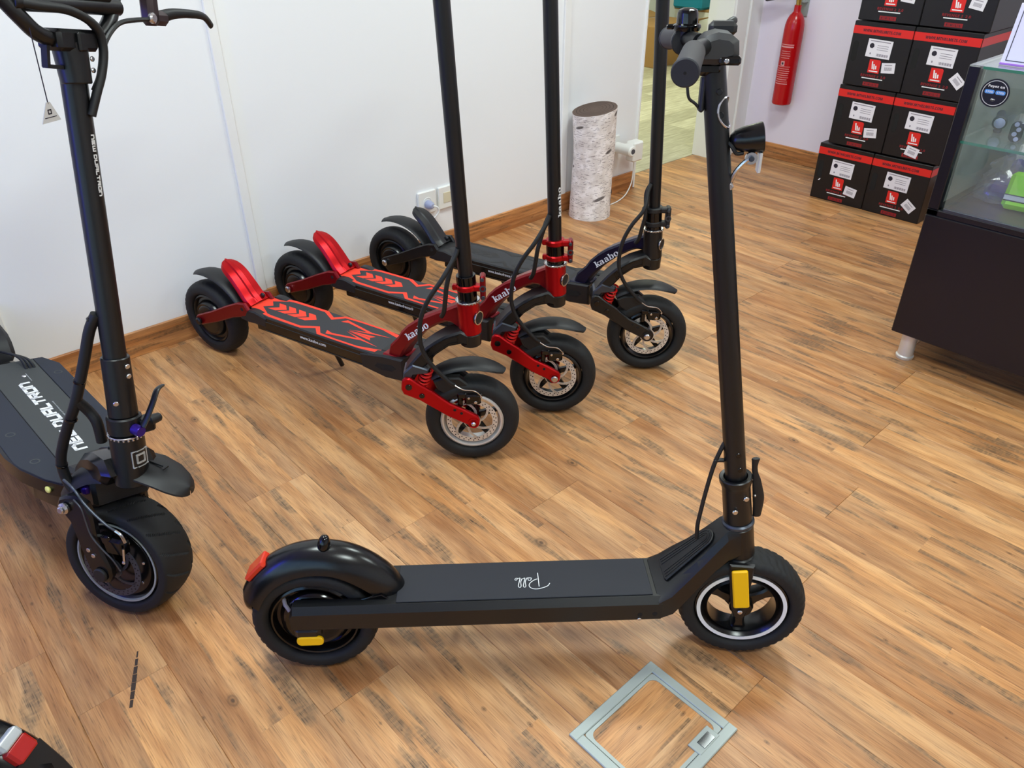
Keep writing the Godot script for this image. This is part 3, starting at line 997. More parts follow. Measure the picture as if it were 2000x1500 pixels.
	for q in [[0.676, 0.139, 0.197, 0.066, 0.66], [0.70, 0.146, 0.212, 0.064, 0.7], [0.724, 0.172, 0.236, 0.058, 0.72], [0.752, 0.203, 0.262, 0.049, 0.74], [0.78, 0.232, 0.292, 0.041, 0.77], [0.806, 0.252, 0.322, 0.034, 0.79], [0.83, 0.26, 0.333, 0.03, 0.82]]:
		var lo := Vector2(q[0] + 0.01, q[1]); var hi := Vector2(q[0], q[2])
		var ring := []
		for k in [[0, -0.8], [0, 0.8], [0.14, 1.0], [0.8, 1.0], [1.0, 0.72], [1.0, -0.72], [0.8, -1.0], [0.14, -1.0]]:
			var pp := lo.lerp(hi, k[0])
			ring.append(Vector3(pp.x, pp.y, k[1] * q[3]))
		ring.reverse()
		rings.append(ring)
	g.loft(rings)
	part(nk, "neck_body", g, M.black_paint)
	# rubber pad on the slope
	var pa := Vector3(0.694, 0.2095, 0); var pb := Vector3(0.79, 0.3045, 0)
	var pd := (pb - pa).normalized()
	var PX := Transform3D(Basis(pd, Vector3.BACK, pd.cross(Vector3.BACK)), (pa + pb) * 0.5)
	if PX.basis.z.y < 0: PX = Transform3D(Basis(pd, Vector3.FORWARD, pd.cross(Vector3.FORWARD)), (pa + pb) * 0.5)
	g = G.new()
	g.x = PX
	g.prism([Vector2(-0.062, -0.033), Vector2(-0.066, -0.028), Vector2(-0.066, 0.028), Vector2(-0.062, 0.033)] + arc2(Vector2(0.044, 0), 0.021, 90, -90, 8), -0.001, 0.0035, 0.0015)
	part(nk, "foot_pad", g, M.matte_black)
	g = G.new()
	g.x = PX
	for k in 3:
		var rr := 0.017 - k * 0.005
		g.stroke([Vector2(-0.06, -rr - 0.008 + k * 0.002), Vector2(0.044, -rr)] + arc2(Vector2(0.044, 0), rr, -90, 90, 8) + [Vector2(-0.06, rr + 0.008 - k * 0.002)], 0.0022, 0.0033, 0.0046)
	bolt(g, PX.affine_inverse() * (PX * Vector3(-0.055, 0.012, 0.003)), 0.003, 0.0015, Vector3.BACK)
	part(nk, "pad_ribs", g, M.black_plastic)
	g = G.new()
	g.cyl(Vector3(0.8465, 0.252, 0), Vector3(0.8335, 0.326, 0), 0.029, 32, 0.029, 0.003)
	part(o, "head_tube", g, M.black_paint)
	g = G.new()
	g.cyl(Vector3(0.8337, 0.3255, 0), Vector3(0.8319, 0.336, 0), 0.031, 36, 0.031, 0.003)
	part(o, "headset_ring", g, M.dark_alu)
	# folding collar, lever and stem
	var fc := hold(o, "folding_joint")
	g = G.new()
	g.x = G.along(Vector3(0.832, 0.335, 0), Vector3(0.8145, 0.436, 0))
	g.lathe([Vector2(0, 0.002), Vector2(0.0265, 0.002), Vector2(0.027, 0.006), Vector2(0.0262, 0.078), Vector2(0.0285, 0.088), Vector2(0.0305, 0.094), Vector2(0.0305, 0.102), Vector2(0.0285, 0.104), Vector2(0.0225, 0.103), Vector2(0.0215, 0.09), Vector2(0, 0.09)], 32)
	part(fc, "collar", g, M.black_paint)
	g = G.new()
	g.tube(spline([Vector3(0.866, 0.345, 0.004), Vector3(0.863, 0.385, 0.006), Vector3(0.854, 0.425, 0.006), Vector3(0.846, 0.455, 0.006), Vector3(0.845, 0.478, 0.006)]), [0.008, 0.0085, 0.009, 0.0095, 0.01, 0.0105, 0.011, 0.011, 0.0105, 0.01, 0.0095, 0.009, 0.0085, 0.008, 0.007, 0.006, 0.0055, 0.0055, 0.0055, 0.0055, 0.006, 0.0065, 0.007, 0.008, 0.0075], 10, 0.55)
	part(fc, "lever", g, M.black_plastic)
	g = G.new()
	bolt(g, Vector3(0.814, 0.3715, 0.0255), 0.0053, 0.004); bolt(g, Vector3(0.832, 0.4, 0.0235), 0.0053, 0.004)
	bolt(g, Vector3(0.838, 0.435, 0.012), 0.003, 0.005, Vector3.RIGHT); bolt(g, Vector3(0.85, 0.398, 0.012), 0.003, 0.005, Vector3.RIGHT)
	part(fc, "bolt", g, M.steel)
	g = G.new()
	g.cyl(Vector3(0.8175, 0.42, 0), Vector3(0.686, 1.162, 0), 0.0198, 36, 0.0172, 0.001)
	var stem := part(o, "stem", g, M.black_paint)
	g = G.new()
	bolt(g, Vector3(0.8065, 0.494, 0.0185), 0.005, 0.0022); bolt(g, Vector3(0.814, 0.462, 0.0185), 0.005, 0.0022)
	bolt(g, Vector3(0.696, 1.117, 0.0165), 0.0045, 0.002); bolt(g, Vector3(0.702, 1.085, 0.0168), 0.0045, 0.002)
	part(stem, "screw", g, M.gloss_black)
	g = G.new()
	var ring := []
	for k in 33:
		var a := TAU * k / 32.0
		var y := 1.088 + sin(a) * 0.0215
		var az := deg_to_rad(38) + cos(a) * 0.98
		var cx := 0.8145 - (y - 0.436) * 0.1773
		ring.append(Vector3(cx + cos(az) * 0.0182, y, sin(az) * 0.0182))
	g.tube(ring, 0.0017, 6)
	part(stem, "ring_badge", g, M.steel)
	part(o, "brake_cable", G.new().tube(spline([Vector3(0.787, 0.515, 0.0), Vector3(0.78, 0.497, 0), Vector3(0.77, 0.458, 0), Vector3(0.762, 0.4, 0), Vector3(0.757, 0.35, 0), Vector3(0.755, 0.322, 0), Vector3(0.757, 0.29, 0)]), 0.0042, 8), M.black_plastic)
	part(o, "cable_clip", G.new().box(Vector3(0.779, 0.472, 0), Vector3(0.02, 0.007, 0.008), 0.002), M.black_plastic)
	# rear mudguard with its light, hook, tail flap and stay
	var md := hold(o, "mudguard")
	var no := 22
	var oc := arc2(Vector2(0.022, 0.135), 0.171, 157, 17, no)
	var ic := arc2(Vector2(0.018, 0.135), 0.124, 162, 38, no)
	var hw := []
	for i in oc.size():
		var t := float(i) / no
		hw.append(0.0405)
		if t > 0.7:
			var s := (t - 0.7) / 0.3
			# the toe widens out and settles on the deck
			ic[i] = ic[i].lerp(Vector2(0.135, 0.19), s * s)
			oc[i] += Vector2(0.003, -0.004) * sin(s * PI)
			hw[i] = 0.0405 - 0.004 * s * s
	part(md, "shell", shell(oc, ic, hw, 0.0, 14), M.fender_black)
	g = G.new()
	g.x = Transform3D(Basis(Vector3.BACK, deg_to_rad(47)), Vector3(-0.1005, 0.252, 0))
	g.prism(rrect(0.055, 0.014, 0.004), -0.021, 0.021, 0.004)
	part(md, "tail_light", g, M.red_lens)
	g = G.new()
	g.x = Transform3D(Basis(Vector3.BACK, deg_to_rad(47)), Vector3(-0.09, 0.2425, 0))
	g.prism(rrect(0.062, 0.01, 0.003), -0.024, 0.024, 0.003)
	part(md, "light_base", g, M.fender_black)
	g = G.new()
	g.tube(spline([Vector3(0.034, 0.29, 0.006), Vector3(0.035, 0.302, 0.008), Vector3(0.037, 0.315, 0.006), Vector3(0.038, 0.325, 0.0)], 5), [0.0105, 0.0105, 0.0105, 0.011, 0.0115, 0.012, 0.0122, 0.0122, 0.012, 0.0118, 0.0112, 0.0105, 0.0095, 0.008, 0.0065, 0.004], 14)
	part(md, "hook", g, M.gloss_black)
	g = G.new()
	g.ball(Vector3(-0.123, 0.178, 0.0), Vector3(0.0155, 0.031, 0.024), 20, 14)
	part(md, "tail_flap", g, M.fender_black)
	g = G.new()
	g.prism([Vector2(0.082, 0.178), Vector2(0.09, 0.168), Vector2(0.146, 0.172), Vector2(0.165, 0.186), Vector2(0.14, 0.206), Vector2(0.1, 0.196)], 0.036, 0.041, 0.0015)
	g.box(Vector3(0.122, 0.181, 0.046), Vector3(0.062, 0.005, 0.012), 0.002)
	part(md, "stay", g, M.gloss_black)
	part(md, "stay_bolt", G.new().cyl(Vector3(0.108, 0.1832, 0.047), Vector3(0.108, 0.1855, 0.047), 0.0055), M.box_inside)
	part(md, "deck_bolt", G.new().cyl(Vector3(0.157, 0.21, 0.012), Vector3(0.16, 0.214, 0.012), 0.004), M.box_inside)
	g = G.new()
	g.tube([Vector3(0.33, 0.15, -0.05), Vector3(0.30, 0.06, -0.085), Vector3(0.285, 0.012, -0.1)], 0.007, 10)
	g.box(Vector3(0.284, 0.008, -0.102), Vector3(0.03, 0.008, 0.02), 0.003)
	part(o, "kickstand", g, M.black_paint)
	# cockpit, steered with the fork
	var ck := hold(o, "handlebar")
	ck.transform = S
	g = G.new()
	var prof := [Vector2(0.66, 1.164), Vector2(0.664, 1.184), Vector2(0.672, 1.192), Vector2(0.687, 1.1965), Vector2(0.705, 1.194), Vector2(0.716, 1.186), Vector2(0.7185, 1.168), Vector2(0.712, 1.161), Vector2(0.69, 1.155), Vector2(0.668, 1.155)]
	g.prism(prof, -0.034, 0.034, 0.008)
	part(ck, "display_housing", g, mat("cockpit_grey", Color(0.2, 0.2, 0.205), 0.5))
	g = G.new()
	g.box(Vector3(0.682, 1.148, 0), Vector3(0.036, 0.02, 0.036), 0.006)
	g.box(Vector3(0.706, 1.161, 0.026), Vector3(0.03, 0.012, 0.02), 0.003)
	part(ck, "clamp", g, M.gloss_black)
	g = G.new()
	bolt(g, Vector3(0.701, 1.161, 0.036), 0.0035, 0.003)
	part(ck, "clamp_screw", g, M.steel)
	for z in [-1.0, 1.0]:
		var p0 := Vector3(0.668, 1.178, 0.03 * z); var p1 := Vector3(0.652, 1.178, 0.075 * z); var p2 := Vector3(0.634, 1.167, 0.19 * z)
		part(ck, "bar", G.new().tube(spline([p0, p1, p1.lerp(p2, 0.5)], 6), 0.0115, 16), M.black_paint)
		var d := (p2 - p1).normalized()
		g = G.new()
		g.cyl(p1 + d * 0.008, p2, 0.0158, 24, 0.0166, 0.002)
		for k in 9: g.x = Transform3D()
		part(ck, "grip", g, M.grip_rubber)
		g = G.new()
		g.cyl(p2 - d * 0.004, p2 + d * 0.003, 0.0178, 28, 0.0175, 0.0015)
		part(ck, "grip_end", g, mat("grip_cap", Color(0.13, 0.13, 0.16), 0.6))
		part(ck, "end_hole", G.new().cyl(p2 + d * 0.0026, p2 + d * 0.0034, 0.002, 10), M.box_inside)
	g = G.new()
	g.tube(spline([Vector3(0.70, 1.196, -0.05), Vector3(0.716, 1.203, -0.065), Vector3(0.718, 1.2, -0.095)], 5), 0.006, 10)
	g.box(Vector3(0.7, 1.195, -0.045), Vector3(0.04, 0.02, 0.025), 0.006)
	part(ck, "brake_lever", g, M.black_plastic)
	# bell on the far bar
	var bl := hold(o, "bell")
	bl.transform = S
	var bc := Vector3(0.651, 1.186, -0.075)
	g = G.new()
	g.x = Transform3D(Basis(), bc)
	g.lathe([Vector2(0, 0.003), Vector2(0.019, 0.003), Vector2(0.021, 0.008), Vector2(0.0205, 0.011), Vector2(0.016, 0.013), Vector2(0.0155, 0.026), Vector2(0.0135, 0.031), Vector2(0.008, 0.0335), Vector2(0, 0.034)], 28)
	part(bl, "dome", g, M.gloss_black)
	part(bl, "base", G.new().cyl(bc + Vector3(0, -0.012, 0), bc + Vector3(0, 0.004, 0), 0.012), M.black_plastic)
	part(bl, "thumb_lever", G.new().box(bc + Vector3(-0.022, 0.008, 0.0), Vector3(0.016, 0.007, 0.008), 0.002), M.gloss_black)
	g = G.new()
	g.cyl(bc + Vector3(-0.002, -0.012, -0.008), bc + Vector3(-0.002, -0.012, 0.008), 0.0195)
	part(bl, "clamp_band", g, M.black_plastic)
	# bag hook behind the stem
	g = G.new()
	g.tube(spline([Vector3(0.65, 1.15, 0.0), Vector3(0.653, 1.125, 0.0), Vector3(0.657, 1.107, 0.0), Vector3(0.667, 1.099, 0.0), Vector3(0.678, 1.088, 0)], 5), 0.0022, 8)
	g.box(Vector3(0.676, 1.112, 0), Vector3(0.008, 0.05, 0.014), 0.003)
	part(o, "bag_hook", g, M.black_plastic)
	# headlight on a chromed bracket
	var hl := hold(o, "headlight")
	hl.transform = S
	var hx := Transform3D(Basis(Vector3.BACK, deg_to_rad(8)), Vector3.ZERO) * Transform3D(Basis(Vector3.UP, Vector3.RIGHT, Vector3.FORWARD), Vector3.ZERO)
	hx.origin = Vector3(0.769, 1.052, 0.0)
	g = G.new()
	g.x = hx
	g.lathe([Vector2(0, -0.046), Vector2(0.009, -0.044), Vector2(0.015, -0.037), Vector2(0.0185, -0.025), Vector2(0.021, -0.008), Vector2(0.0225, 0.002), Vector2(0.0215, 0.003), Vector2(0.0195, 0.001), Vector2(0, 0.0)], 28)
	part(hl, "housing", g, M.fender_black)
	g = G.new()
	g.x = hx
	g.lathe([Vector2(0.0195, 0.0012), Vector2(0.012, 0.004), Vector2(0, 0.005)], 24)
	part(hl, "lens", g, M.white_plastic)
	g = G.new()
	g.tube(spline([Vector3(0.757, 1.024, 0.012), Vector3(0.748, 1.018, 0.012), Vector3(0.738, 1.004, 0.01), Vector3(0.733, 0.988, 0.006), Vector3(0.731, 0.975, 0.002)], 5), 0.0035, 8)
	g.x = axle(Vector3(0.757, 1.024, 0.008))
	g.lathe([Vector2(0.004, 0), Vector2(0.009, 0), Vector2(0.009, 0.006), Vector2(0.004, 0.006)], 18, 0, TAU, true)
	g.x = Transform3D()
	bolt(g, Vector3(0.732, 0.98, 0.006), 0.0055, 0.006)
	part(hl, "bracket", g, M.steel)
	part(hl, "bracket_bolt", G.new().cyl(Vector3(0.757, 1.024, 0.006), Vector3(0.757, 1.024, 0.018), 0.0042), M.dark_alu)
	part(hl, "reflector_tab", G.new().box(Vector3(0.7705, 1.017, 0.004), Vector3(0.005, 0.03, 0.02), 0.001), M.brushed_alu)
	part(hl, "lamp_cable", G.new().tube(spline([Vector3(0.718, 1.047, 0.004), Vector3(0.727, 1.04, 0.01), Vector3(0.735, 1.03, 0.01), Vector3(0.745, 1.03, 0.006)], 5), 0.003, 8), M.black_plastic)
	part(o, "bracket_base", G.new().box(Vector3(0.728, 0.978, 0), Vector3(0.014, 0.016, 0.016), 0.003), M.steel)

# ---------------------------------------------------------------- three alike performance scooters along the wall
func kick_scooter(kind: String, T: Transform3D, steer: float, trail: float, label: String, web: String) -> void:
	var red := kind == "red"
	var first: bool = red and web == "www.kaabo.com"
	var body_m: Material = M.dark_red_paint if red else M.navy_paint
	var ano: Material = M.red_anodised if red else M.black_paint
	var o := thing("kick_scooter", label, "scooter", T, "performance scooters parked along the white wall")
	var R := 0.1295
	var S := Transform3D(Basis(Vector3.UP, deg_to_rad(steer)), Vector3(1.088, 0, 0.0196))
	var D := Transform3D(Basis(), Vector3(0.5, 0, -0.01)) * Transform3D(Basis(Vector3.UP, deg_to_rad(0.9)), Vector3(-0.5, 0, 0))
	# rear wheel and its swing arms
	var w := hold(o, "rear_wheel")
	var g := G.new()
	tyre(g, Vector3(0, R, 0), R, 0.036, 0.082, 120, tread_slant)
	part(w, "tyre", g, M.rubber)
	g = G.new()
	g.x = axle(Vector3(0, R, 0))
	g.lathe([Vector2(0, -0.036), Vector2(0.05, -0.036), Vector2(0.06, -0.028), Vector2(0.078, -0.022), Vector2(0.085, -0.026), Vector2(0.085, 0.026), Vector2(0.08, 0.028), Vector2(0.074, 0.018), Vector2(0.066, 0.018), Vector2(0.062, 0.03), Vector2(0.056, 0.036), Vector2(0.05, 0.034), Vector2(0.046, 0.037), Vector2(0, 0.037)], 48)
	part(w, "hub_motor", g, M.fender_black)
	for z in [-1.0, 1.0]:
		g = G.new()
		g.prism([Vector2(-0.034, 0.125), Vector2(-0.036, 0.138), Vector2(-0.026, 0.149), Vector2(0.06, 0.187), Vector2(0.1375, 0.226), Vector2(0.2, 0.254), Vector2(0.234, 0.26), Vector2(0.25, 0.24), Vector2(0.235, 0.215), Vector2(0.166, 0.192), Vector2(0.08, 0.152), Vector2(-0.012, 0.115), Vector2(-0.026, 0.115)], 0.05 * z - 0.007, 0.05 * z + 0.007, 0.0035)
		part(o, "rear_swing_arm", g, M.dark_red_paint if red else M.black_paint)
		g = G.new()
		bolt(g, Vector3(-0.012, 0.133, 0.057 * z), 0.0125, 0.013, Vector3.BACK * z)
		part(o, "axle_nut", g, (M.black_paint if first else M.steel))
	g = G.new()
	g.cyl(Vector3(0.222, 0.238, 0.0565), Vector3(0.222, 0.238, 0.0575), 0.006)
	part(o, "pivot_recess", g, M.box_inside)
	# rear mudguards: black rubber one over the tyre, painted kick plate rising from the deck
	var n := 12
	part(o, "rear_mudguard", shell(arc2(Vector2(0.03, 0.125), 0.182, 116, 36, n), arc2(Vector2(0.03, 0.122), 0.174, 118, 34, n), [0.018, 0.027, 0.031, 0.034, 0.035, 0.036, 0.036, 0.036, 0.036, 0.036, 0.036, 0.036, 0.036], 0.0, 8), M.black_plastic)
	g = G.new()
	var spine := spline([Vector2(0.236, 0.243), Vector2(0.214, 0.262), Vector2(0.188, 0.294), Vector2(0.158, 0.326), Vector2(0.127, 0.347), Vector2(0.102, 0.356)], 5)
	var rings := []
	for i in spine.size():
		var t := float(i) / (spine.size() - 1)
		var hw := lerpf(0.043, 0.036, t) * (1.0 if t < 0.62 else sqrt(maxf(0.03, 1.0 - pow((t - 0.62) / 0.385, 2))))
		var q: Vector2 = spine[i]
		var tg: Vector2 = (spine[mini(i + 1, spine.size() - 1)] - spine[maxi(i - 1, 0)]).normalized()
		var nr := Vector2(tg.y, -tg.x)
		var ring := []
		var cr := [[-1.0, -0.008], [-0.86, 0.0], [-0.3, 0.002], [-0.2, 0.006], [0.2, 0.006], [0.3, 0.002], [0.86, 0.0], [1.0, -0.008]]
		for c in cr: ring.append(Vector3(q.x + nr.x * c[1], q.y + nr.y * c[1], -0.006 + c[0] * hw))
		for k in range(cr.size() - 1, -1, -1): ring.append(Vector3(q.x + nr.x * (cr[k][1] - 0.004), q.y + nr.y * (cr[k][1] - 0.004), -0.006 + cr[k][0] * hw))
		rings.append(ring)
	g.loft(rings)
	part(o, "kick_plate", g, ano if red else M.black_paint)
	g = G.new()
	g.ball(Vector3(0.228, 0.255, -0.028), Vector3(0.009, 0.008, 0.006), 10, 6)
	part(o, "plate_stop", g, M.black_plastic)
	# deck
	var dk := hold(o, "deck")
	dk.transform = D
	g = G.new()
	g.x = Transform3D(Basis(Vector3.RIGHT, Vector3.FORWARD, Vector3.UP), Vector3.ZERO)
	var plan := [Vector2(0.205, -0.04), Vector2(0.265, -0.056), Vector2(0.33, -0.068), Vector2(0.8, -0.068), Vector2(0.855, -0.05), Vector2(0.855, 0.05), Vector2(0.8, 0.068), Vector2(0.33, 0.068), Vector2(0.265, 0.056), Vector2(0.205, 0.04)]
	g.prism(plan, 0.2, 0.236, 0.003)
	g.prism([Vector2(0.27, -0.06), Vector2(0.82, -0.06), Vector2(0.82, 0.06), Vector2(0.27, 0.06)], 0.176, 0.205, 0.003)
	part(dk, "body", g, M.fender_black)
	g = G.new()
	g.x = Transform3D(Basis(Vector3.RIGHT, Vector3.FORWARD, Vector3.UP), Vector3.ZERO)
	g.prism(G.inset(PackedVector2Array([Vector2(0.205, -0.04), Vector2(0.265, -0.056), Vector2(0.33, -0.068), Vector2(0.8, -0.068), Vector2(0.855, -0.05), Vector2(0.855, 0.05), Vector2(0.8, 0.068), Vector2(0.33, 0.068), Vector2(0.265, 0.056), Vector2(0.205, 0.04)]), 0.003), 0.235, 0.2375, 0.0008)
	part(dk, "grip_tape", g, mat("grip_tape", Color(0.19, 0.19, 0.2), 0.85) if not M.has("grip_tape") else M.grip_tape)
	for z in [-1.0, 1.0]:
		g = G.new()
		g.box(Vector3(0.52, 0.207, 0.068 * z), Vector3(0.4, 0.03, 0.004), 0.0015)
		g.box(Vector3(0.52, 0.186, 0.064 * z), Vector3(0.42, 0.003, 0.004), 0.001)
		var sp := part(dk, "side_strip", g, M.gloss_black)
		if z > 0: lettering(sp, "web_address", web, M.white_print, Transform3D(Basis(), Vector3(0.523, 0.212, 0.0701)), 0.105, 0.0095, false)
		g = G.new()
		g.prism([Vector2(0.203, 0.2), Vector2(0.215, 0.222), Vector2(0.248, 0.241), Vector2(0.275, 0.243), Vector2(0.327, 0.232), Vector2(0.322, 0.2), Vector2(0.287, 0.2), Vector2(0.235, 0.196)], 0.056 * z - 0.014, 0.056 * z + 0.014, 0.004)
		part(dk, "rear_cap", g, M.black_plastic)
		g = G.new()
		g.prism([Vector2(0.714, 0.182), Vector2(0.708, 0.229), Vector2(0.8, 0.246), Vector2(0.87, 0.252), Vector2(0.872, 0.18), Vector2(0.8, 0.172)], 0.054 * z - 0.017, 0.054 * z + 0.017, 0.005)
		part(dk, "front_cap", g, M.black_plastic)
		g = G.new()
		g.prism([Vector2(0.765, 0.203), Vector2(0.775, 0.214), Vector2(0.83, 0.222), Vector2(0.845, 0.215), Vector2(0.83, 0.204), Vector2(0.79, 0.198)], 0.071 * z - 0.0012, 0.071 * z + 0.0012)
		part(dk, "cap_recess", g, M.box_inside)
	g = G.new()
	g.box(Vector3(0.82, 0.212, 0), Vector3(0.11, 0.062, 0.09), 0.006)
	part(dk, "front_block", g, M.black_plastic)
	# printed pattern
	g = G.new()
	g.x = Transform3D(Basis(Vector3.RIGHT, Vector3.FORWARD, Vector3.UP), Vector3(0, 0.2373, 0))
	var polys := []
	var zc := -0.002
	var band_o := [[0.262, 0.0525], [0.328, 0.0625], [0.465, 0.0635], [0.508, 0.040], [0.537, 0.0655], [0.616, 0.0655], [0.70, 0.0645], [0.795, 0.052]]
	var band_i := [[0.285, 0.045], [0.329, 0.0515], [0.458, 0.0535], [0.512, 0.0255], [0.5426, 0.0555], [0.606, 0.0585], [0.69, 0.0575], [0.788, 0.034]]
	for sg in [1.0, -1.0]:
		for i in 7:
			polys.append([[band_o[i][0], zc + sg * band_o[i][1]], [band_o[i + 1][0], zc + sg * band_o[i + 1][1]], [band_i[i + 1][0], zc + sg * band_i[i + 1][1]], [band_i[i][0], zc + sg * band_i[i][1]]])
		polys.append([[0.212, zc], [0.212, zc + sg * 0.037], [0.262, zc + sg * 0.0525], [0.308, zc + sg * 0.047], [0.262, zc + sg * 0.021], [0.286, zc]])
		polys.append([[0.604, zc + sg * 0.006], [0.742, zc + sg * 0.031], [0.676, zc + sg * 0.026], [0.636, zc + sg * 0.034], [0.558, zc + sg * 0.0495], [0.547, zc + sg * 0.031], [0.572, zc + sg * 0.0375], [0.66, zc + sg * 0.0215]])
		polys.append([[0.606, zc + sg * 0.001], [0.69, zc + sg * 0.001], [0.70, zc + sg * 0.0125]])
	for k in 4:
		var a := 0.289 + k * 0.043
		for pl in [[[a, 0.011], [a + 0.032, 0.011], [a + 0.061, -0.011], [a + 0.029, -0.011]], [[a + 0.029, -0.011], [a + 0.061, -0.011], [a + 0.037, -0.032], [a + 0.008, -0.032]]]:
			polys.append(pl.map(func(q): return [q[0] - 0.006, q[1] + 0.008]))
	for pl in polys:
		var pp := []
		for q in pl: pp.append(Vector2(q[0], -q[1]))
		g.prism(pp, 0.0, 0.0006)
	part(dk, "deck_print", g, M.orange_print if red else M.matte_black)
	# neck: arm from the deck to the head tube
	var nk := hold(o, "neck")
	g = G.new()
	var outline := [Vector2(1.072, 0.4785), Vector2(1.045, 0.462), Vector2(1.018, 0.4462), Vector2(0.988, 0.43), Vector2(0.9591, 0.412), Vector2(0.92, 0.388), Vector2(0.8875, 0.3619), Vector2(0.863, 0.336), Vector2(0.8476, 0.3119), Vector2(0.8172, 0.279), Vector2(0.805, 0.243), Vector2(0.852, 0.243), Vector2(0.868, 0.272), Vector2(0.8855, 0.2961), Vector2(0.918, 0.333), Vector2(0.9555, 0.3667), Vector2(0.9988, 0.3977), Vector2(1.022, 0.41), Vector2(1.04, 0.412), Vector2(1.06, 0.404), Vector2(1.0784, 0.392)]
	g.prism(outline, -0.022, 0.034, 0.006)
	part(nk, "arm", g, body_m)
	var up := Vector3(0.0865, 0.0703, 0).normalized()
	lettering(nk, "lettering", "kaabo", M.white_print, face(Vector3(0.922, 0.3555, 0.0341), up, Vector3(-up.y, up.x, 0)), 0.1, 0.02, true, true)
	part(nk, "foot", G.new().box(Vector3(0.826, 0.2435, 0.003), Vector3(0.07, 0.012, 0.075), 0.004), body_m)
	# steered front end ------------------------------------------------------
	var ax := Vector3(-0.055 if trail < 0.0 else -0.046, 1, 0).normalized()
	var b0 := Vector3(0.003 + trail, 0.395, 0)
	g = G.new()
	g.x = S
	g.cyl(b0, b0 + ax * 0.091, 0.0295, 32, 0.0285, 0.003)
	part(nk, "head_tube", g, ano if red else M.black_paint)
	g = G.new()
	g.x = S
	g.cyl(b0 + ax * 0.09, b0 + ax * 0.0945, 0.0305, 36)
	for k in 22:
		var a := TAU * k / 22
		var bp := b0 + ax * 0.092 + Vector3(cos(a), 0, sin(a)) * 0.0302
		g.cyl(bp - ax * 0.002, bp + ax * 0.002, 0.0022, 6)
	part(o, "headset_ring", g, M.steel)
	var bd := Vector3(cos(deg_to_rad(32)), 0, sin(deg_to_rad(32)))
	g = G.new()
	g.x = S * G.along(b0 + ax * 0.048 + bd * 0.0255, b0 + ax * 0.048 + bd * 0.031)
	g.lathe([Vector2(0, 0.0), Vector2(0.018, 0.0), Vector2(0.018, 0.004), Vector2(0, 0.005)], 28)
	var lb := part(nk, "round_badge", g, M.matte_black)
	g = G.new()
	g.x = S * G.along(b0 + ax * 0.048 + bd * 0.0255, b0 + ax * 0.048 + bd * 0.031)
	g.lathe([Vector2(0.016, 0.0035), Vector2(0.0185, 0.003), Vector2(0.0185, 0.0055), Vector2(0.016, 0.0055)], 28, 0, TAU, true)
	part(lb, "badge_ring", g, M.steel)
	# folding clamp
	var fc := hold(o, "folding_clamp")
	fc.transform = S
	g = G.new()
	g.cyl(b0 + ax * 0.094, b0 + ax * 0.162, 0.0245, 32)
	part(fc, "sleeve", g, M.gloss_black)
	for y in ([0.122] if first else [0.104, 0.147]):
		g = G.new()
		g.cyl(b0 + ax * y, b0 + ax * (y + 0.016), 0.0275, 32, -1.0, 0.003)
		g.box(b0 + ax * (y + 0.008) + Vector3(0.028, 0, 0.008), Vector3(0.03, 0.016, 0.022), 0.003)
		g.box(b0 + ax * (y + 0.008) + Vector3(-0.029, 0, 0.004), Vector3(0.014, 0.015, 0.014), 0.003)
		part(fc, "clamp_ring", g, ano if red else M.black_plastic)
	g = G.new()
	g.box(b0 + ax * 0.132 + Vector3(0.041, 0, 0.006), Vector3(0.014, 0.066, 0.03), 0.004)
	part(fc, "hinge_block", g, M.dark_red_paint if red else M.black_plastic)
	g = G.new()
	for y in [0.108, 0.156]: bolt(g, b0 + ax * y + Vector3(0.041, 0, 0.021), 0.005, 0.003)
	g.x = axle(b0 + ax * 0.132 + Vector3(0.041, 0, 0.021))
	g.lathe([Vector2(0.005, 0), Vector2(0.0085, 0), Vector2(0.0085, 0.002), Vector2(0.005, 0.002)], 18, 0, TAU, true)
	part(fc, "clamp_bolts", g, M.dark_alu)
	g = G.new()
	g.x = S
	g.cyl(b0 + ax * 0.16, b0 + ax * 0.855, 0.0182, 32)
	var st := part(o, "stem", g, M.black_paint)
	g = G.new()
	g.x = S
	var tp := b0 + ax * 0.855
	g.cyl(tp + Vector3(0, 0, -0.27), tp + Vector3(0, 0, 0.27), 0.0125, 18)
	var hb := part(o, "handlebar", g, M.black_paint)
	for z in [-1.0, 1.0]:
		g = G.new()
		g.x = S
		g.cyl(tp + Vector3(0, 0, 0.15 * z), tp + Vector3(0, 0, 0.275 * z), 0.017, 18)
		part(hb, "grip", g, M.grip_rubber)
	if not first and red:
		lettering(st, "lettering", "kaabo", M.white_print, S * face(b0 + ax * 0.27 + Vector3(0.0135, 0, 0.0135), ax, ax.cross(Vector3(0.7, 0, 0.7)).normalized() * -1.0), 0.08, 0.011, true, true)
	# fork arch
	var fk := hold(o, "fork")
	fk.transform = S * Transform3D(Basis(), Vector3(trail, 0, 0))
	g = G.new()
	var arch := [Vector2(0.0, 0.398), Vector2(-0.02, 0.4115), Vector2(-0.0625, 0.3968), Vector2(-0.089, 0.381), Vector2(-0.1114, 0.3647), Vector2(-0.135, 0.342), Vector2(-0.1559, 0.3171), Vector2(-0.1758, 0.2872), Vector2(-0.18, 0.262), Vector2(-0.152, 0.26), Vector2(-0.1319, 0.2944), Vector2(-0.1114, 0.313), Vector2(-0.0874, 0.3425), Vector2(-0.0543, 0.3665), Vector2(-0.0192, 0.374), Vector2(0.0, 0.367)]
	g.prism(arch, -0.03, 0.03, 0.005)
	part(fk, "arch", g, M.black_paint)
	g = G.new()
	g.cyl(Vector3(0.003, 0.36, 0), Vector3(0.003, 0.397, 0), 0.0275, 28, 0.0285, 0.003)
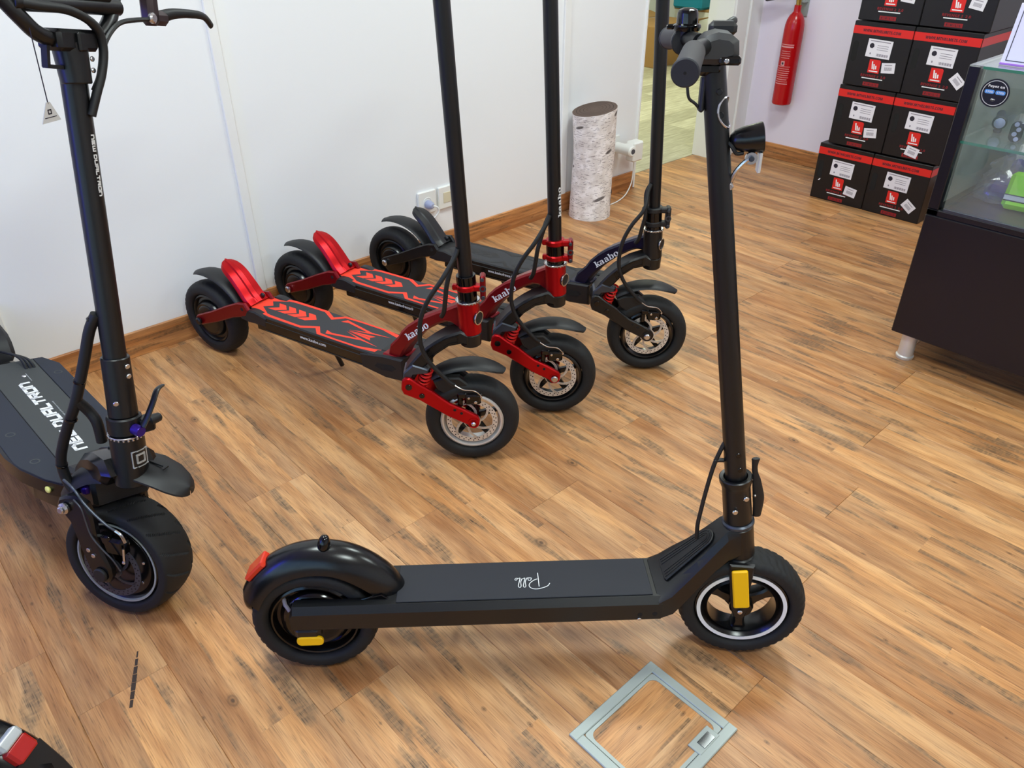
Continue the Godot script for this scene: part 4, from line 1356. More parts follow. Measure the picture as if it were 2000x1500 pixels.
	part(fk, "crown", g, M.black_paint)
	for z in [-1.0, 1.0]:
		g = G.new()
		var inn := [Vector2(-0.028, 0.4), Vector2(-0.062, 0.388), Vector2(-0.088, 0.372), Vector2(-0.112, 0.351), Vector2(-0.106, 0.334), Vector2(-0.083, 0.353), Vector2(-0.055, 0.374), Vector2(-0.03, 0.381)]
		g.stroke(inn + [inn[0]], 0.0035, 0.03 * z - 0.0015, 0.03 * z + 0.0015)
		part(fk, "arch_rib", g, M.fender_black)
		# trailing link carrying the axle
		g = G.new()
		g.prism([Vector2(-0.1815, 0.262), Vector2(-0.1794, 0.2726), Vector2(-0.1708, 0.2801), Vector2(-0.158, 0.2785), Vector2(-0.1336, 0.2588), Vector2(-0.1, 0.236), Vector2(-0.0776, 0.2155), Vector2(-0.0554, 0.1975), Vector2(-0.02, 0.179), Vector2(0.0061, 0.1629), Vector2(0.017, 0.156), Vector2(0.0222, 0.1444), Vector2(0.0205, 0.132), Vector2(0.013, 0.123), Vector2(0.0015, 0.1208), Vector2(-0.0248, 0.1367), Vector2(-0.0639, 0.1575), Vector2(-0.1368, 0.2101), Vector2(-0.1779, 0.2301), Vector2(-0.1835, 0.246)], 0.037 * z - 0.0065, 0.037 * z + 0.0065, 0.003)
		var lk := part(fk, "link_arm", g, ano)
		g = G.new()
		bolt(g, Vector3(-0.1631, 0.2533, 0.0432 * z), 0.009, 0.003, Vector3.BACK * z); bolt(g, Vector3(-0.1299, 0.2258, 0.0432 * z), 0.0075, 0.003, Vector3.BACK * z)
		part(lk, "link_bolt", g, M.gloss_black)
		g = G.new()
		bolt(g, Vector3(-0.0447, 0.1794, 0.0432 * z), 0.0042, 0.0008, Vector3.BACK * z); bolt(g, Vector3(-0.0269, 0.1684, 0.0432 * z), 0.0042, 0.0008, Vector3.BACK * z)
		part(lk, "screw_hole", g, M.box_inside)
		g = G.new()
		bolt(g, Vector3(0.0047, 0.1364, 0.0432 * z), 0.0065 if first else 0.0105, 0.01, Vector3.BACK * z)
		part(lk, "axle_nut", g, M.steel)
		g = G.new()
		g.x = axle(Vector3(0.0047, 0.1364, 0.0425 * z))
		g.lathe([Vector2(0.009, 0), Vector2(0.0155, 0), Vector2(0.0155, 0.003 * z), Vector2(0.012, 0.003 * z)], 24)
		part(lk, "axle_boss", g, ano)
	g = G.new()
	g.prism([Vector2(-0.1, 0.262), Vector2(-0.075, 0.272), Vector2(-0.03, 0.272), Vector2(-0.005, 0.25), Vector2(-0.02, 0.215), Vector2(-0.045, 0.2), Vector2(-0.09, 0.235)], 0.006, 0.0305, 0.004)
	g.prism([Vector2(-0.1, 0.262), Vector2(-0.075, 0.272), Vector2(-0.03, 0.272), Vector2(-0.005, 0.25), Vector2(-0.02, 0.215), Vector2(-0.045, 0.2), Vector2(-0.09, 0.235)], -0.0305, -0.006, 0.004)
	part(fk, "mudguard_bracket", g, M.matte_black)
	g = G.new()
	g.prism([Vector2(-0.176, 0.29), Vector2(-0.15, 0.315), Vector2(-0.108, 0.3), Vector2(-0.112, 0.288), Vector2(-0.15, 0.284), Vector2(-0.162, 0.262), Vector2(-0.178, 0.266)], -0.024, 0.034, 0.003)
	part(fk, "shock_mount", g, M.dark_alu)
	g = G.new()
	var hel := []
	for k in 61:
		var a := TAU * k / 12.0
		var t := k / 60.0
		var base := Vector3(-0.13, 0.244, 0.016).lerp(Vector3(-0.112, 0.298, 0.016), t)
		hel.append(base + Vector3(cos(a) * 0.0145, -sin(a) * 0.004, sin(a) * 0.0145))
	g.tube(hel, 0.0036, 6)
	part(fk, "shock_spring", g, M.red_spring)
	g = G.new()
	g.cyl(Vector3(-0.132, 0.238, 0.016), Vector3(-0.111, 0.302, 0.016), 0.009)
	part(fk, "shock_body", g, M.black_paint)
	part(fk, "front_mudguard", shell(arc2(Vector2(-0.002, 0.1295), 0.181, 124, 58, n), arc2(Vector2(-0.002, 0.1255), 0.173, 126, 60, n), [0.03, 0.033, 0.035, 0.036, 0.036, 0.036, 0.036, 0.036, 0.035, 0.034, 0.031, 0.026, 0.016], 0.0, 8), M.black_plastic)
	# front wheel
	w = hold(o, "front_wheel")
	w.transform = S * Transform3D(Basis(), Vector3(trail * 0.5, 0, 0))
	g = G.new()
	tyre(g, Vector3(0, R, 0), R, 0.034, 0.084, 128, tread_slant)
	part(w, "tyre", g, M.rubber)
	g = G.new()
	g.x = axle(Vector3(0, R, 0))
	g.lathe([Vector2(0.071, -0.018), Vector2(0.082, -0.026), Vector2(0.087, -0.024), Vector2(0.087, 0.024), Vector2(0.082, 0.027), Vector2(0.0785, 0.026), Vector2(0.075, 0.014), Vector2(0.071, 0.008)], 64, 0, TAU, true)
	part(w, "rim", g, M.brushed_alu if first else M.fender_black)
	g = G.new()
	for k in 5:
		g.x = Transform3D(Basis(Vector3.BACK, TAU * k / 5 + 0.3), Vector3(0, R, 0))
		g.prism([Vector2(0.015, -0.009), Vector2(0.073, -0.006), Vector2(0.073, 0.006), Vector2(0.015, 0.009)], -0.012, 0.002, 0.002)
	g.x = axle(Vector3(0, R, 0))
	g.lathe([Vector2(0, -0.03), Vector2(0.022, -0.03), Vector2(0.024, -0.02), Vector2(0.024, 0.012), Vector2(0.02, 0.028), Vector2(0, 0.028)], 24)
	part(w, "hub", g, M.fender_black)
	brake_disc(w, Vector3(0, R, 0.0225), 0.07, M.brushed_alu)
	g = G.new()
	g.box(Vector3(0.004, 0.207, 0.028), Vector3(0.044, 0.032, 0.022), 0.005)
	g.box(Vector3(-0.024, 0.219, 0.03), Vector3(0.026, 0.018, 0.016), 0.004)
	g.box(Vector3(0.022, 0.22, 0.03), Vector3(0.018, 0.012, 0.014), 0.003)
	g.box(Vector3(-0.03, 0.2, 0.026), Vector3(0.014, 0.04, 0.012), 0.003)
	var ca := part(o, "brake_caliper", g, M.gloss_black)
	ca.transform = S
	g = G.new()
	bolt(g, Vector3(0.012, 0.2, 0.039), 0.0045, 0.002); bolt(g, Vector3(-0.006, 0.214, 0.039), 0.0035, 0.002); bolt(g, Vector3(0.027, 0.217, 0.036), 0.003, 0.002)
	g.tube(spline([Vector3(-0.045, 0.262, 0.045), Vector3(-0.02, 0.246, 0.046), Vector3(0.01, 0.24, 0.044), Vector3(0.028, 0.222, 0.04)], 5), 0.0016, 6)
	part(ca, "caliper_bolts", g, M.steel)
	# cables looping from the stem to brake and deck
	var cb := hold(o, "cables")
	cb.transform = S
	var c0 := b0 + ax * 0.215
	part(cb, "brake_hose", G.new().tube(spline([c0 + Vector3(-0.014, 0.02, 0.014), c0 + Vector3(-0.022, 0.0, 0.022), Vector3(-0.059, 0.5645, 0.045), Vector3(-0.0916, 0.5188, 0.05), Vector3(-0.1125, 0.4751, 0.05), Vector3(-0.1213, 0.4338, 0.05), Vector3(-0.1215, 0.3842, 0.05), Vector3(-0.1027, 0.3331, 0.05), Vector3(-0.0579, 0.2766, 0.05), Vector3(-0.0423, 0.262, 0.047)], 6), 0.006, 10), M.matte_black)
	part(cb, "power_cable", G.new().tube(spline([c0 + Vector3(-0.014, 0.02, 0.008), c0 + Vector3(-0.026, -0.01, 0.01), Vector3(-0.05, 0.54, 0.018), Vector3(-0.056, 0.5, 0.016), Vector3(-0.062, 0.46, 0.01), Vector3(-0.07, 0.44, 0.0)], 6), 0.006, 10), M.matte_black)
	g = G.new()
	g.tube([Vector3(0.42, 0.19, -0.06), Vector3(0.44, 0.09, -0.1), Vector3(0.445, 0.012, -0.125)], 0.008, 10)
	part(o, "kickstand", g, M.black_paint)

# block letters drawn as polylines in a unit cell, for the squared deck lettering
const BLOCK := {
	"N": [[[0, 0], [0, 1], [0.62, 1], [0.85, 0.75], [0.85, 0]]],
	"E": [[[0.85, 1], [0, 1], [0, 0], [0.85, 0]], [[0, 0.5], [0.75, 0.5]]],
	"W": [[[0, 1], [0, 0], [1.1, 0], [1.1, 1]], [[0.55, 0], [0.55, 0.85]]],
	"D": [[[0, 1], [0.6, 1], [0.85, 0.78], [0.85, 0.22], [0.6, 0], [0, 0], [0, 0.72]]],
	"U": [[[0, 1], [0, 0], [0.85, 0], [0.85, 1]]],
	"A": [[[0, 0], [0, 1], [0.85, 1], [0.85, 0]], [[0, 0.42], [0.85, 0.42]]],
	"L": [[[0, 1], [0, 0], [0.75, 0]]],
	"T": [[[0, 1], [0.85, 1]], [[0.42, 1], [0.42, 0]]],
	"R": [[[0, 0], [0, 1], [0.85, 1], [0.85, 0.5], [0, 0.5]], [[0.4, 0.5], [0.85, 0]]],
	"O": [[[0, 0], [0, 1], [0.85, 1], [0.85, 0], [0, 0]]],
	"H": [[[0, 0], [0, 1]], [[0.85, 0], [0.85, 1]], [[0, 0.5], [0.85, 0.5]]],
}

func block_text(g: G, txt: String, length: float, height: float, weight: float) -> void:
	var n := 0.0
	for ch in txt: n += 0.55 if ch == " " else (1.42 if ch == "W" else (1.05 if ch == "L" else 1.2))
	var k := length / n
	var x := -length * 0.5
	for ch in txt:
		if BLOCK.has(ch):
			for st in BLOCK[ch]:
				var pp := []
				for q in st: pp.append(Vector2(x + q[0] * k, (q[1] - 0.5) * (height - weight)))
				g.stroke(pp, weight, 0.0, 0.0006)
		x += k * (0.55 if ch == " " else (1.42 if ch == "W" else (1.05 if ch == "L" else 1.2)))

# ---------------------------------------------------------------- the big black scooter at the left
func big_scooter() -> void:
	var T := base_frame(0.199, -1.473, 2.5, 10.0)
	var o := thing("kick_scooter", "big black scooter with wide grey deck, white block lettering and fat zigzag tyre", "scooter", T)
	var S := T.affine_inverse() * base_frame(0.199, -1.473, 32.0, 10.0)
	var R := 0.133
	# deck
	var dk := hold(o, "deck")
	var flat := Basis(Vector3.RIGHT, Vector3.FORWARD, Vector3.UP)
	var half := [Vector2(-0.87, 0.098), Vector2(-0.80, 0.128), Vector2(-0.70, 0.132), Vector2(-0.36, 0.13), Vector2(-0.29, 0.118), Vector2(-0.215, 0.09), Vector2(-0.165, 0.06)]
	var plan := half.duplicate()
	for i in range(half.size() - 1, -1, -1): plan.append(Vector2(half[i].x, -half[i].y - 0.004))
	var g := G.new()
	g.x = Transform3D(flat, Vector3.ZERO)
	g.prism(plan, 0.205, 0.246, 0.004)
	var low := []
	for p in plan: low.append(Vector2(clampf(p.x, -0.84, -0.2), p.y * 0.85))
	g.prism([Vector2(-0.84, -0.1), Vector2(-0.3, -0.1), Vector2(-0.22, -0.07), Vector2(-0.22, 0.07), Vector2(-0.3, 0.1), Vector2(-0.84, 0.1)], 0.15, 0.206, 0.006)
	part(dk, "body", g, M.fender_black)
	for d in [["centre_plate", -0.0765, 0.0465, M.deck_grey], ["grit_panel", 0.0485, 0.127, M.deck_grit], ["grit_panel", -0.128, -0.0785, M.deck_grit]]:
		var z0: float = d[1]; var z1: float = d[2]
		var clip := Geometry2D.intersect_polygons(G.inset(PackedVector2Array(plan), -0.0), PackedVector2Array([Vector2(-0.86, -z1), Vector2(-0.18, -z1), Vector2(-0.18, -z0), Vector2(-0.86, -z0)]))
		g = G.new()
		g.x = Transform3D(flat, Vector3.ZERO)
		g.prism(clip[0], 0.245, 0.2485, 0.001)
		part(dk, d[0], g, d[3])
	g = G.new()
	g.x = Transform3D(Basis(Vector3.LEFT, Vector3.BACK, Vector3.UP), Vector3(-0.512, 0.2485, -0.012))
	block_text(g, "NEW DUALTRON", 0.42, 0.03, 0.0078)
	part(dk, "deck_lettering", g, M.white_print)
	lettering(dk, "small_lettering", "ultra high performance scooter", M.reflective_tape, Transform3D(Basis(Vector3.LEFT, Vector3.BACK, Vector3.UP), Vector3(-0.52, 0.2485, -0.037)), 0.11, 0.005, false)
	g = G.new()
	g.x = Transform3D(flat, Vector3(0, 0.2485, 0))
	g.stroke([Vector2(-0.77, 0.033), Vector2(-0.72, 0.033)], 0.0012, 0, 0.0004)
	part(dk, "printed_line", g, M.reflective_tape)
	for p in [[-0.765, 0.045], [-0.755, -0.025], [-0.232, 0.02]]:
		g = G.new()
		bolt(g, Vector3(p[0], 0.248, p[1]), 0.006, 0.0025, Vector3.UP)
		part(dk, "deck_screw", g, M.steel)
	g = G.new()
	for p in [[-0.3, 0.088], [-0.45, 0.095], [-0.74, -0.105]]:
		g.x = Transform3D(Basis(), Vector3(p[0], 0.2484, p[1]))
		g.lathe([Vector2(0.008, 0), Vector2(0.011, 0), Vector2(0.011, 0.0005), Vector2(0.008, 0.0005)], 18, 0, TAU, true)
	part(dk, "grit_ring", g, M.deck_grey)
	g = G.new()
	g.ball(Vector3(-0.212, 0.222, 0.092), Vector3(0.011, 0.008, 0.006), 12, 8)
	var lm := mat("lamp_amber", Color(0.9, 0.88, 0.5), 0.2)
	part(dk, "side_lamp", g, lm)
	# rear: kick plate, mudguard, wheel
	g = G.new()
	g.prism([Vector2(-0.9, 0.235), Vector2(-0.905, 0.262), Vector2(-0.925, 0.288), Vector2(-0.96, 0.305), Vector2(-1.05, 0.31), Vector2(-1.05, 0.29), Vector2(-0.98, 0.235)], -0.05, 0.07, 0.012)
	part(o, "kick_plate", g, M.matte_black)
	var w := hold(o, "rear_wheel")
	g = G.new()
	tyre(g, Vector3(-1.09, R, 0), R, 0.05, 0.088, 100, tread_zigzag)
	part(w, "tyre", g, M.rubber)
	g = G.new()
	g.x = axle(Vector3(-1.09, R, 0))
	g.lathe([Vector2(0, -0.045), Vector2(0.075, -0.045), Vector2(0.09, -0.03), Vector2(0.09, 0.03), Vector2(0.075, 0.045), Vector2(0, 0.045)], 40)
	part(w, "hub_motor", g, M.fender_black)
	for z in [-1.0, 1.0]:
		g = G.new()
		g.prism([Vector2(-1.12, 0.12), Vector2(-1.09, 0.155), Vector2(-0.86, 0.225), Vector2(-0.8, 0.21), Vector2(-0.8, 0.165), Vector2(-1.09, 0.11)], 0.066 * z - 0.01, 0.066 * z + 0.01, 0.004)
		part(o, "rear_arm", g, M.fender_black)
	part(o, "rear_mudguard", shell(arc2(Vector2(-1.08, 0.133), 0.19, 150, 60, 12), arc2(Vector2(-1.08, 0.133), 0.165, 150, 58, 12), 0.05, 0.0, 8), M.matte_black)
	g = G.new()
	for k in 3: g.tube(spline([Vector3(-0.8, 0.245, -0.045 - k * 0.01), Vector3(-0.815, 0.268, -0.04 - k * 0.008), Vector3(-0.85, 0.275, -0.03), Vector3(-0.9, 0.27, -0.01)], 5), 0.004, 8)
	part(o, "motor_cables", g, M.black_plastic)
	# round riser between deck and head tube
	g = G.new()
	var hp := [Vector2(-0.165, 0.235), Vector2(-0.158, 0.275), Vector2(-0.132, 0.322), Vector2(-0.09, 0.362), Vector2(-0.04, 0.388), Vector2(0.02, 0.4), Vector2(0.05, 0.375), Vector2(0.02, 0.34), Vector2(-0.03, 0.325), Vector2(-0.08, 0.29), Vector2(-0.1, 0.235)]
	g.prism(hp, -0.056, 0.056, 0.012)
	var ri := part(o, "riser", g, M.fender_black)
	g = G.new()
	for q in [[-0.018], [0.012]]:
		g.tube(spline([Vector3(-0.132, 0.3225, q[0]), Vector3(-0.09, 0.3625, q[0]), Vector3(-0.04, 0.3885, q[0])], 4), 0.0025, 6)
	part(ri, "riser_rib", g, M.dark_alu)
	g = G.new()
	g.box(Vector3(-0.1, 0.25, 0), Vector3(0.12, 0.08, 0.1), 0.012)
	g.prism([Vector2(-0.19, 0.2), Vector2(-0.1, 0.2), Vector2(-0.02, 0.27), Vector2(-0.03, 0.325), Vector2(-0.1, 0.31), Vector2(-0.19, 0.28)], -0.058, 0.058, 0.008)
	part(o, "suspension_block", g, M.matte_black)
	g = G.new()
	g.box(Vector3(-0.075, 0.297, 0.06), Vector3(0.06, 0.022, 0.02), 0.005)
	part(o, "suspension_cover", g, M.purple_anodised)
	# head tube, clamp and stem
	var a0 := Vector3(0.043, 0.345, 0); var ax := (Vector3(-0.035, 1.108, 0) - Vector3(0.041, 0.40, 0)).normalized()
	g = G.new()
	g.cyl(a0, a0 + ax * 0.108, 0.0335, 36, 0.0325, 0.003)
	var ht := part(o, "head_tube", g, M.black_paint)
	g = G.new()
	g.cyl(a0 + ax * 0.107, a0 + ax * 0.111, 0.0335, 36)
	for k in 24:
		var an := TAU * k / 24
		var bp := a0 + ax * 0.109 + Vector3(cos(an), 0, sin(an)) * 0.033
		g.cyl(bp - ax * 0.002, bp + ax * 0.002, 0.0022, 6)
	part(o, "headset_ring", g, M.steel)
	var bn := Vector3(cos(deg_to_rad(20)), 0, -sin(deg_to_rad(20)))
	var br := ax.cross(bn).normalized()
	g = G.new()
	g.x = face(a0 + ax * 0.066 + bn * 0.0331, br, ax)
	for q in [[0.034, 0.002], [0.017, 0.004]]:
		var h: float = q[0] * 0.5
		var wd: float = q[1]
		var c := [Vector2(-h, -h), Vector2(h, -h), Vector2(h, h), Vector2(-h, h), Vector2(-h, -h)]
		for i in 4:
			var p1: Vector2 = c[i]; var p2: Vector2 = c[i + 1]
			for k in 4:
				var u := p1.lerp(p2, k / 4.0); var v := p1.lerp(p2, (k + 1) / 4.0)
				var m := (u.x + v.x) * 0.5
				var sag := 0.033 - sqrt(0.033 * 0.033 - m * m)
				g.stroke([u, v], wd, -sag - 0.002, 0.0009 - sag)
	part(ht, "square_badge", g, M.reflective_tape)
	var fc := hold(o, "folding_clamp")
	g = G.new()
	g.cyl(a0 + ax * 0.113, a0 + ax * 0.15, 0.0325, 36, -1.0, 0.003)
	g.box(a0 + ax * 0.131 + Vector3(0.02, 0, -0.033), Vector3(0.028, 0.03, 0.03), 0.004)
	part(fc, "collar", g, M.black_paint)
	g = G.new()
	g.cyl(a0 + ax * 0.131 + Vector3(0.03, 0, -0.006), a0 + ax * 0.131 + Vector3(0.05, 0, -0.012), 0.011, 18)
	part(fc, "cam", g, M.purple_anodised)
	g = G.new()
	g.tube(spline([Vector3(0.078, 0.487, -0.016), Vector3(0.078, 0.505, -0.026), Vector3(0.074, 0.53, -0.04), Vector3(0.064, 0.55, -0.054), Vector3(0.055, 0.553, -0.07)], 5), [0.009, 0.009, 0.009, 0.0088, 0.0086, 0.0085, 0.0085, 0.0085, 0.0085, 0.0085, 0.0085, 0.0085, 0.0085, 0.0085, 0.0085, 0.0085, 0.008, 0.0075, 0.007, 0.0065, 0.005], 10, 0.5)
	part(fc, "lever", g, M.black_paint)
	g = G.new()
	g.cyl(Vector3(0.055, 0.482, -0.036), Vector3(0.052, 0.484, -0.062), 0.0115, 16, 0.009, 0.003)
	part(fc, "clamp_knob", g, M.black_plastic)
	g = G.new()
	g.cyl(a0 + ax * 0.15, a0 + ax * 0.272, 0.0275, 36, 0.026, 0.002)
	var sl := part(o, "stem_sleeve", g, M.black_paint)
	g = G.new()
	for q in [[0.238, -0.011], [0.258, -0.011], [0.188, 0.018]]:
		bolt(g, a0 + ax * q[0] + Vector3(0.0235, 0, q[1]), 0.0052, 0.004, Vector3(0.9, 0, q[1] * 20).normalized())
	part(sl, "sleeve_screw", g, M.steel)
	g = G.new()
	g.cyl(a0 + ax * 0.27, a0 + ax * 0.765, 0.0212, 36)
	var st := part(o, "stem", g, M.black_paint)
	var tn := Vector3(0.86, 0, -0.5).normalized()
	g = G.new()
	g.x = face(a0 + ax * 0.628 + tn * 0.0212, ax * -1.0, ax.cross(tn).normalized())
	if g.x.basis.determinant() < 0: g.x = face(a0 + ax * 0.628 + tn * 0.0212, ax * -1.0, tn.cross(ax * -1.0).normalized())
	block_text(g, "NEW DUALTRON", 0.105, 0.0075, 0.0019)
	part(st, "stem_lettering", g, M.white_print)
	# front wheel with disc brake, steered to the left
	w = hold(o, "front_wheel")
	w.transform = S
	g = G.new()
	tyre(g, Vector3(0, R, 0), R, 0.047, 0.098, 320, tread_zigzag, 44, 0.5)
	part(w, "tyre", g, M.rubber)
	g = G.new()
	g.x = axle(Vector3(0, R, 0))
	g.lathe([Vector2(0, -0.046), Vector2(0.06, -0.046), Vector2(0.075, -0.036), Vector2(0.09, -0.038), Vector2(0.101, -0.036), Vector2(0.101, 0.036), Vector2(0.096, 0.04), Vector2(0.092, 0.038), Vector2(0.086, 0.03), Vector2(0.082, 0.037), Vector2(0.06, 0.042), Vector2(0.036, 0.044), Vector2(0, 0.044)], 64)
	part(w, "hub_motor", g, M.fender_black)
	g = G.new()
	g.x = axle(Vector3(0, R, 0))
	g.lathe([Vector2(0.093, 0.039), Vector2(0.0975, 0.0395), Vector2(0.0985, 0.0425), Vector2(0.0945, 0.0425)], 72, 0, TAU, true)
	part(w, "rim_lip", g, M.grey_metal)
	g = G.new()
	for k in 8:
		var an := TAU * k / 8 + 0.2
		bolt(g, Vector3(cos(an) * 0.07, R + sin(an) * 0.07, 0.0385), 0.0035, 0.003)
	part(w, "hub_screws", g, M.steel)
	brake_disc(w, Vector3(0.004, R, 0.058), 0.07, M.dark_alu, 5)
	# leading arms
	for z in [-1.0, 1.0]:
		g = G.new()
		g.prism([Vector2(-0.084, 0.285), Vector2(-0.076, 0.303), Vector2(-0.058, 0.311), Vector2(-0.035, 0.315), Vector2(-0.01, 0.3), Vector2(0.0, 0.27), Vector2(0.0, 0.225), Vector2(0.01, 0.185), Vector2(0.022, 0.15), Vector2(0.022, 0.13), Vector2(0.012, 0.112), Vector2(-0.008, 0.108), Vector2(-0.025, 0.122), Vector2(-0.034, 0.15), Vector2(-0.045, 0.19), Vector2(-0.058, 0.25)], 0.074 * z - 0.01, 0.074 * z + 0.01, 0.005)
		var ar := part(o, "front_arm", g, M.fender_black)
		ar.transform = S
		g = G.new()
		bolt(g, Vector3(-0.059, 0.286, 0.083 * z), 0.0125, 0.012, Vector3.BACK * z)
		bolt(g, Vector3(-0.059, 0.286, 0.093 * z), 0.008, 0.008, Vector3.BACK * z)
		part(ar, "pivot_nut", g, M.steel)
		g = G.new()
		bolt(g, Vector3(-0.002, 0.133, 0.083 * z), 0.0165, 0.008, Vector3.BACK * z)
		part(ar, "axle_nut", g, M.matte_black)
		g = G.new()
		bolt(g, Vector3(-0.022, 0.19, 0.083 * z), 0.005, 0.004, Vector3.BACK * z); bolt(g, Vector3(-0.012, 0.178, 0.083 * z), 0.005, 0.004, Vector3.BACK * z)
		part(ar, "arm_screw", g, M.steel)
	g = G.new()
	g.box(Vector3(0.03, 0.2, 0.062), Vector3(0.05, 0.04, 0.026), 0.006)
	g.box(Vector3(0.01, 0.215, 0.066), Vector3(0.03, 0.022, 0.02), 0.004)
	var ca := part(o, "brake_caliper", g, M.gloss_black)
	ca.transform = S
	g = G.new()
	g.tube(spline([Vector3(0.05, 0.25, 0.08), Vector3(0.061, 0.24, 0.078), Vector3(0.066, 0.222, 0.076)], 5), 0.0032, 8)
	g.tube([Vector3(0.06, 0.206, 0.078), Vector3(0.056, 0.169, 0.078)], 0.0022, 6)
	bolt(g, Vector3(0.056, 0.172, 0.076), 0.004, 0.005)
	part(ca, "brake_linkage", g, M.steel)
	g = G.new()
	g.tube(spline([Vector3(-0.06, 0.345, 0.075), Vector3(-0.028, 0.335, 0.085), Vector3(-0.01, 0.311, 0.087), Vector3(0.01, 0.289, 0.087), Vector3(0.036, 0.264, 0.085), Vector3(0.05, 0.25, 0.08)], 5), 0.0028, 8)
	g.tube(spline([Vector3(-0.031, 0.312, 0.088), Vector3(-0.014, 0.295, 0.09), Vector3(-0.009, 0.265, 0.09), Vector3(-0.002, 0.232, 0.09), Vector3(0.018, 0.202, 0.088), Vector3(0.035, 0.179, 0.085), Vector3(0.045, 0.15, 0.08)], 5), 0.0018, 6)
	var hs := part(o, "front_hoses", g, M.dark_alu)
	hs.transform = S
	# front mudguard: a flat beak with an arched skirt
	var md := hold(o, "front_mudguard")
	md.transform = S
	g = G.new()
	var rings := []
	for q in [[-0.05, 0.352, 0.03], [-0.01, 0.372, 0.045], [0.04, 0.381, 0.052], [0.085, 0.377, 0.053], [0.125, 0.366, 0.048], [0.15, 0.353, 0.04], [0.165, 0.344, 0.031], [0.173, 0.338, 0.021], [0.177, 0.335, 0.011], [0.178, 0.334, 0.002]]:
		var ring := []
		for k in 9:
			var t := -1.0 + k * 0.25
			ring.append(Vector3(q[0], q[1] - 0.014 * t * t, t * q[2]))
		for k in range(8, -1, -1):
			var t := -1.0 + k * 0.25
			ring.append(Vector3(q[0], q[1] - 0.014 * t * t - 0.004, t * q[2]))
		rings.append(ring)
	g.loft(rings)
	part(md, "beak", g, M.black_plastic)
	part(md, "skirt", shell(arc2(Vector2(0.02, 0.2), 0.17, 150, 92, 10), arc2(Vector2(0.02, 0.2), 0.135, 150, 96, 10), 0.05, 0.0, 8), M.black_plastic)
	g = G.new()
	g.x = Transform3D(Basis(Vector3.RIGHT, Vector3.FORWARD, Vector3.UP), Vector3(0.1, 0.3755, 0)) * Transform3D(Basis(Vector3.UP, 0.2), Vector3.ZERO)
	for q in [[[-0.03, -0.006], [-0.03, 0.012], [-0.02, 0.012]], [[0.028, -0.01], [0.028, 0.006]], [[-0.02, 0.0], [0.02, 0.0]]]:
		var pp := []
		for r in q: pp.append(Vector2(r[0], r[1]))
		g.stroke(pp, 0.002, -0.002, 0.0012)
	part(md, "embossed_mark", g, M.matte_black)
	# wiring loom
	g = G.new()
	g.tube(spline([Vector3(0.0, 0.7, 0.02), Vector3(-0.01, 0.665, 0.032), Vector3(-0.02, 0.6, 0.045), Vector3(-0.035, 0.51, 0.065), Vector3(-0.06, 0.455, 0.075), Vector3(-0.08, 0.4, 0.085), Vector3(-0.09, 0.355, 0.09), Vector3(-0.085, 0.31, 0.085), Vector3(-0.07, 0.28, 0.075)], 6), 0.0105, 12)
	g.tube(spline([Vector3(-0.033, 0.515, 0.062), Vector3(-0.03, 0.49, 0.045), Vector3(-0.02, 0.465, 0.035), Vector3(-0.02, 0.42, 0.03)], 5), 0.0105, 12)
	part(o, "wiring_loom", g, M.matte_black)
	g = G.new()
	g.box(Vector3(-0.005, 0.69, 0.028), Vector3(0.012, 0.01, 0.016), 0.003)
	for q in [[-0.027, 0.56, 0.055], [-0.05, 0.47, 0.072], [-0.09, 0.35, 0.09]]:
		g.cyl(Vector3(q[0], q[1] - 0.003, q[2]), Vector3(q[0] + 0.002, q[1] + 0.003, q[2]), 0.0118, 12)
	part(o, "cable_ties", g, M.gloss_black)
	g = G.new()
	g.tube([Vector3(-0.42, 0.2, -0.1), Vector3(-0.44, 0.1, -0.135), Vector3(-0.45, 0.032, -0.155)], 0.009, 10)
	part(o, "kickstand", g, M.black_paint)
	# cockpit in the steered plane
	var ck := hold(o, "handlebar")
	ck.transform = S
	var sz := 0.064
	g = G.new()
	g.cyl(Vector3(sz + 0.004, 1.1, 0.008), Vector3(sz, 1.165, 0.007), 0.0245, 28, 0.028, 0.002)
	part(ck, "stem_head", g, M.black_paint)
	g = G.new()
	g.box(Vector3(sz, 1.168, 0.008), Vector3(0.05, 0.034, 0.086), 0.006)
	g.box(Vector3(sz + 0.026, 1.166, 0.008), Vector3(0.012, 0.03, 0.018), 0.003)
	part(ck, "bar_clamp", g, M.black_paint)
	g = G.new()
	bolt(g, Vector3(sz + 0.018, 1.14, -0.018), 0.0045, 0.004, Vector3.RIGHT); bolt(g, Vector3(sz + 0.018, 1.122, -0.017), 0.0045, 0.004, Vector3.RIGHT)
	part(ck, "clamp_screw", g, M.steel)
	g = G.new()
	g.prism([Vector2(0.02, 1.115), Vector2(0.062, 1.165), Vector2(0.062, 1.178), Vector2(0.03, 1.178)], sz - 0.012, sz + 0.012, 0.003)
	var lat := G.new()
	lat.x = Transform3D(Basis(Vector3.BACK, Vector3.UP, Vector3.LEFT), Vector3.ZERO)
	lat.stroke([Vector2(0.03, 1.17), Vector2(0.058, 1.165), Vector2(0.064, 1.128), Vector2(0.036, 1.126)], 0.006, -sz - 0.008, -sz + 0.004)
	part(ck, "folding_latch", lat, M.black_plastic)
	g = G.new()
	g.tube(spline([Vector3(sz - 0.03, 1.26, 0.16), Vector3(sz - 0.015, 1.235, 0.125), Vector3(sz, 1.2, 0.099), Vector3(sz + 0.004, 1.177, 0.074), Vector3(sz + 0.004, 1.168, 0.04), Vector3(sz + 0.004, 1.167, 0.0), Vector3(sz + 0.004, 1.17, -0.05), Vector3(sz, 1.2, -0.093), Vector3(sz - 0.015, 1.236, -0.128), Vector3(sz - 0.03, 1.27, -0.16)], 6), 0.0125, 16)
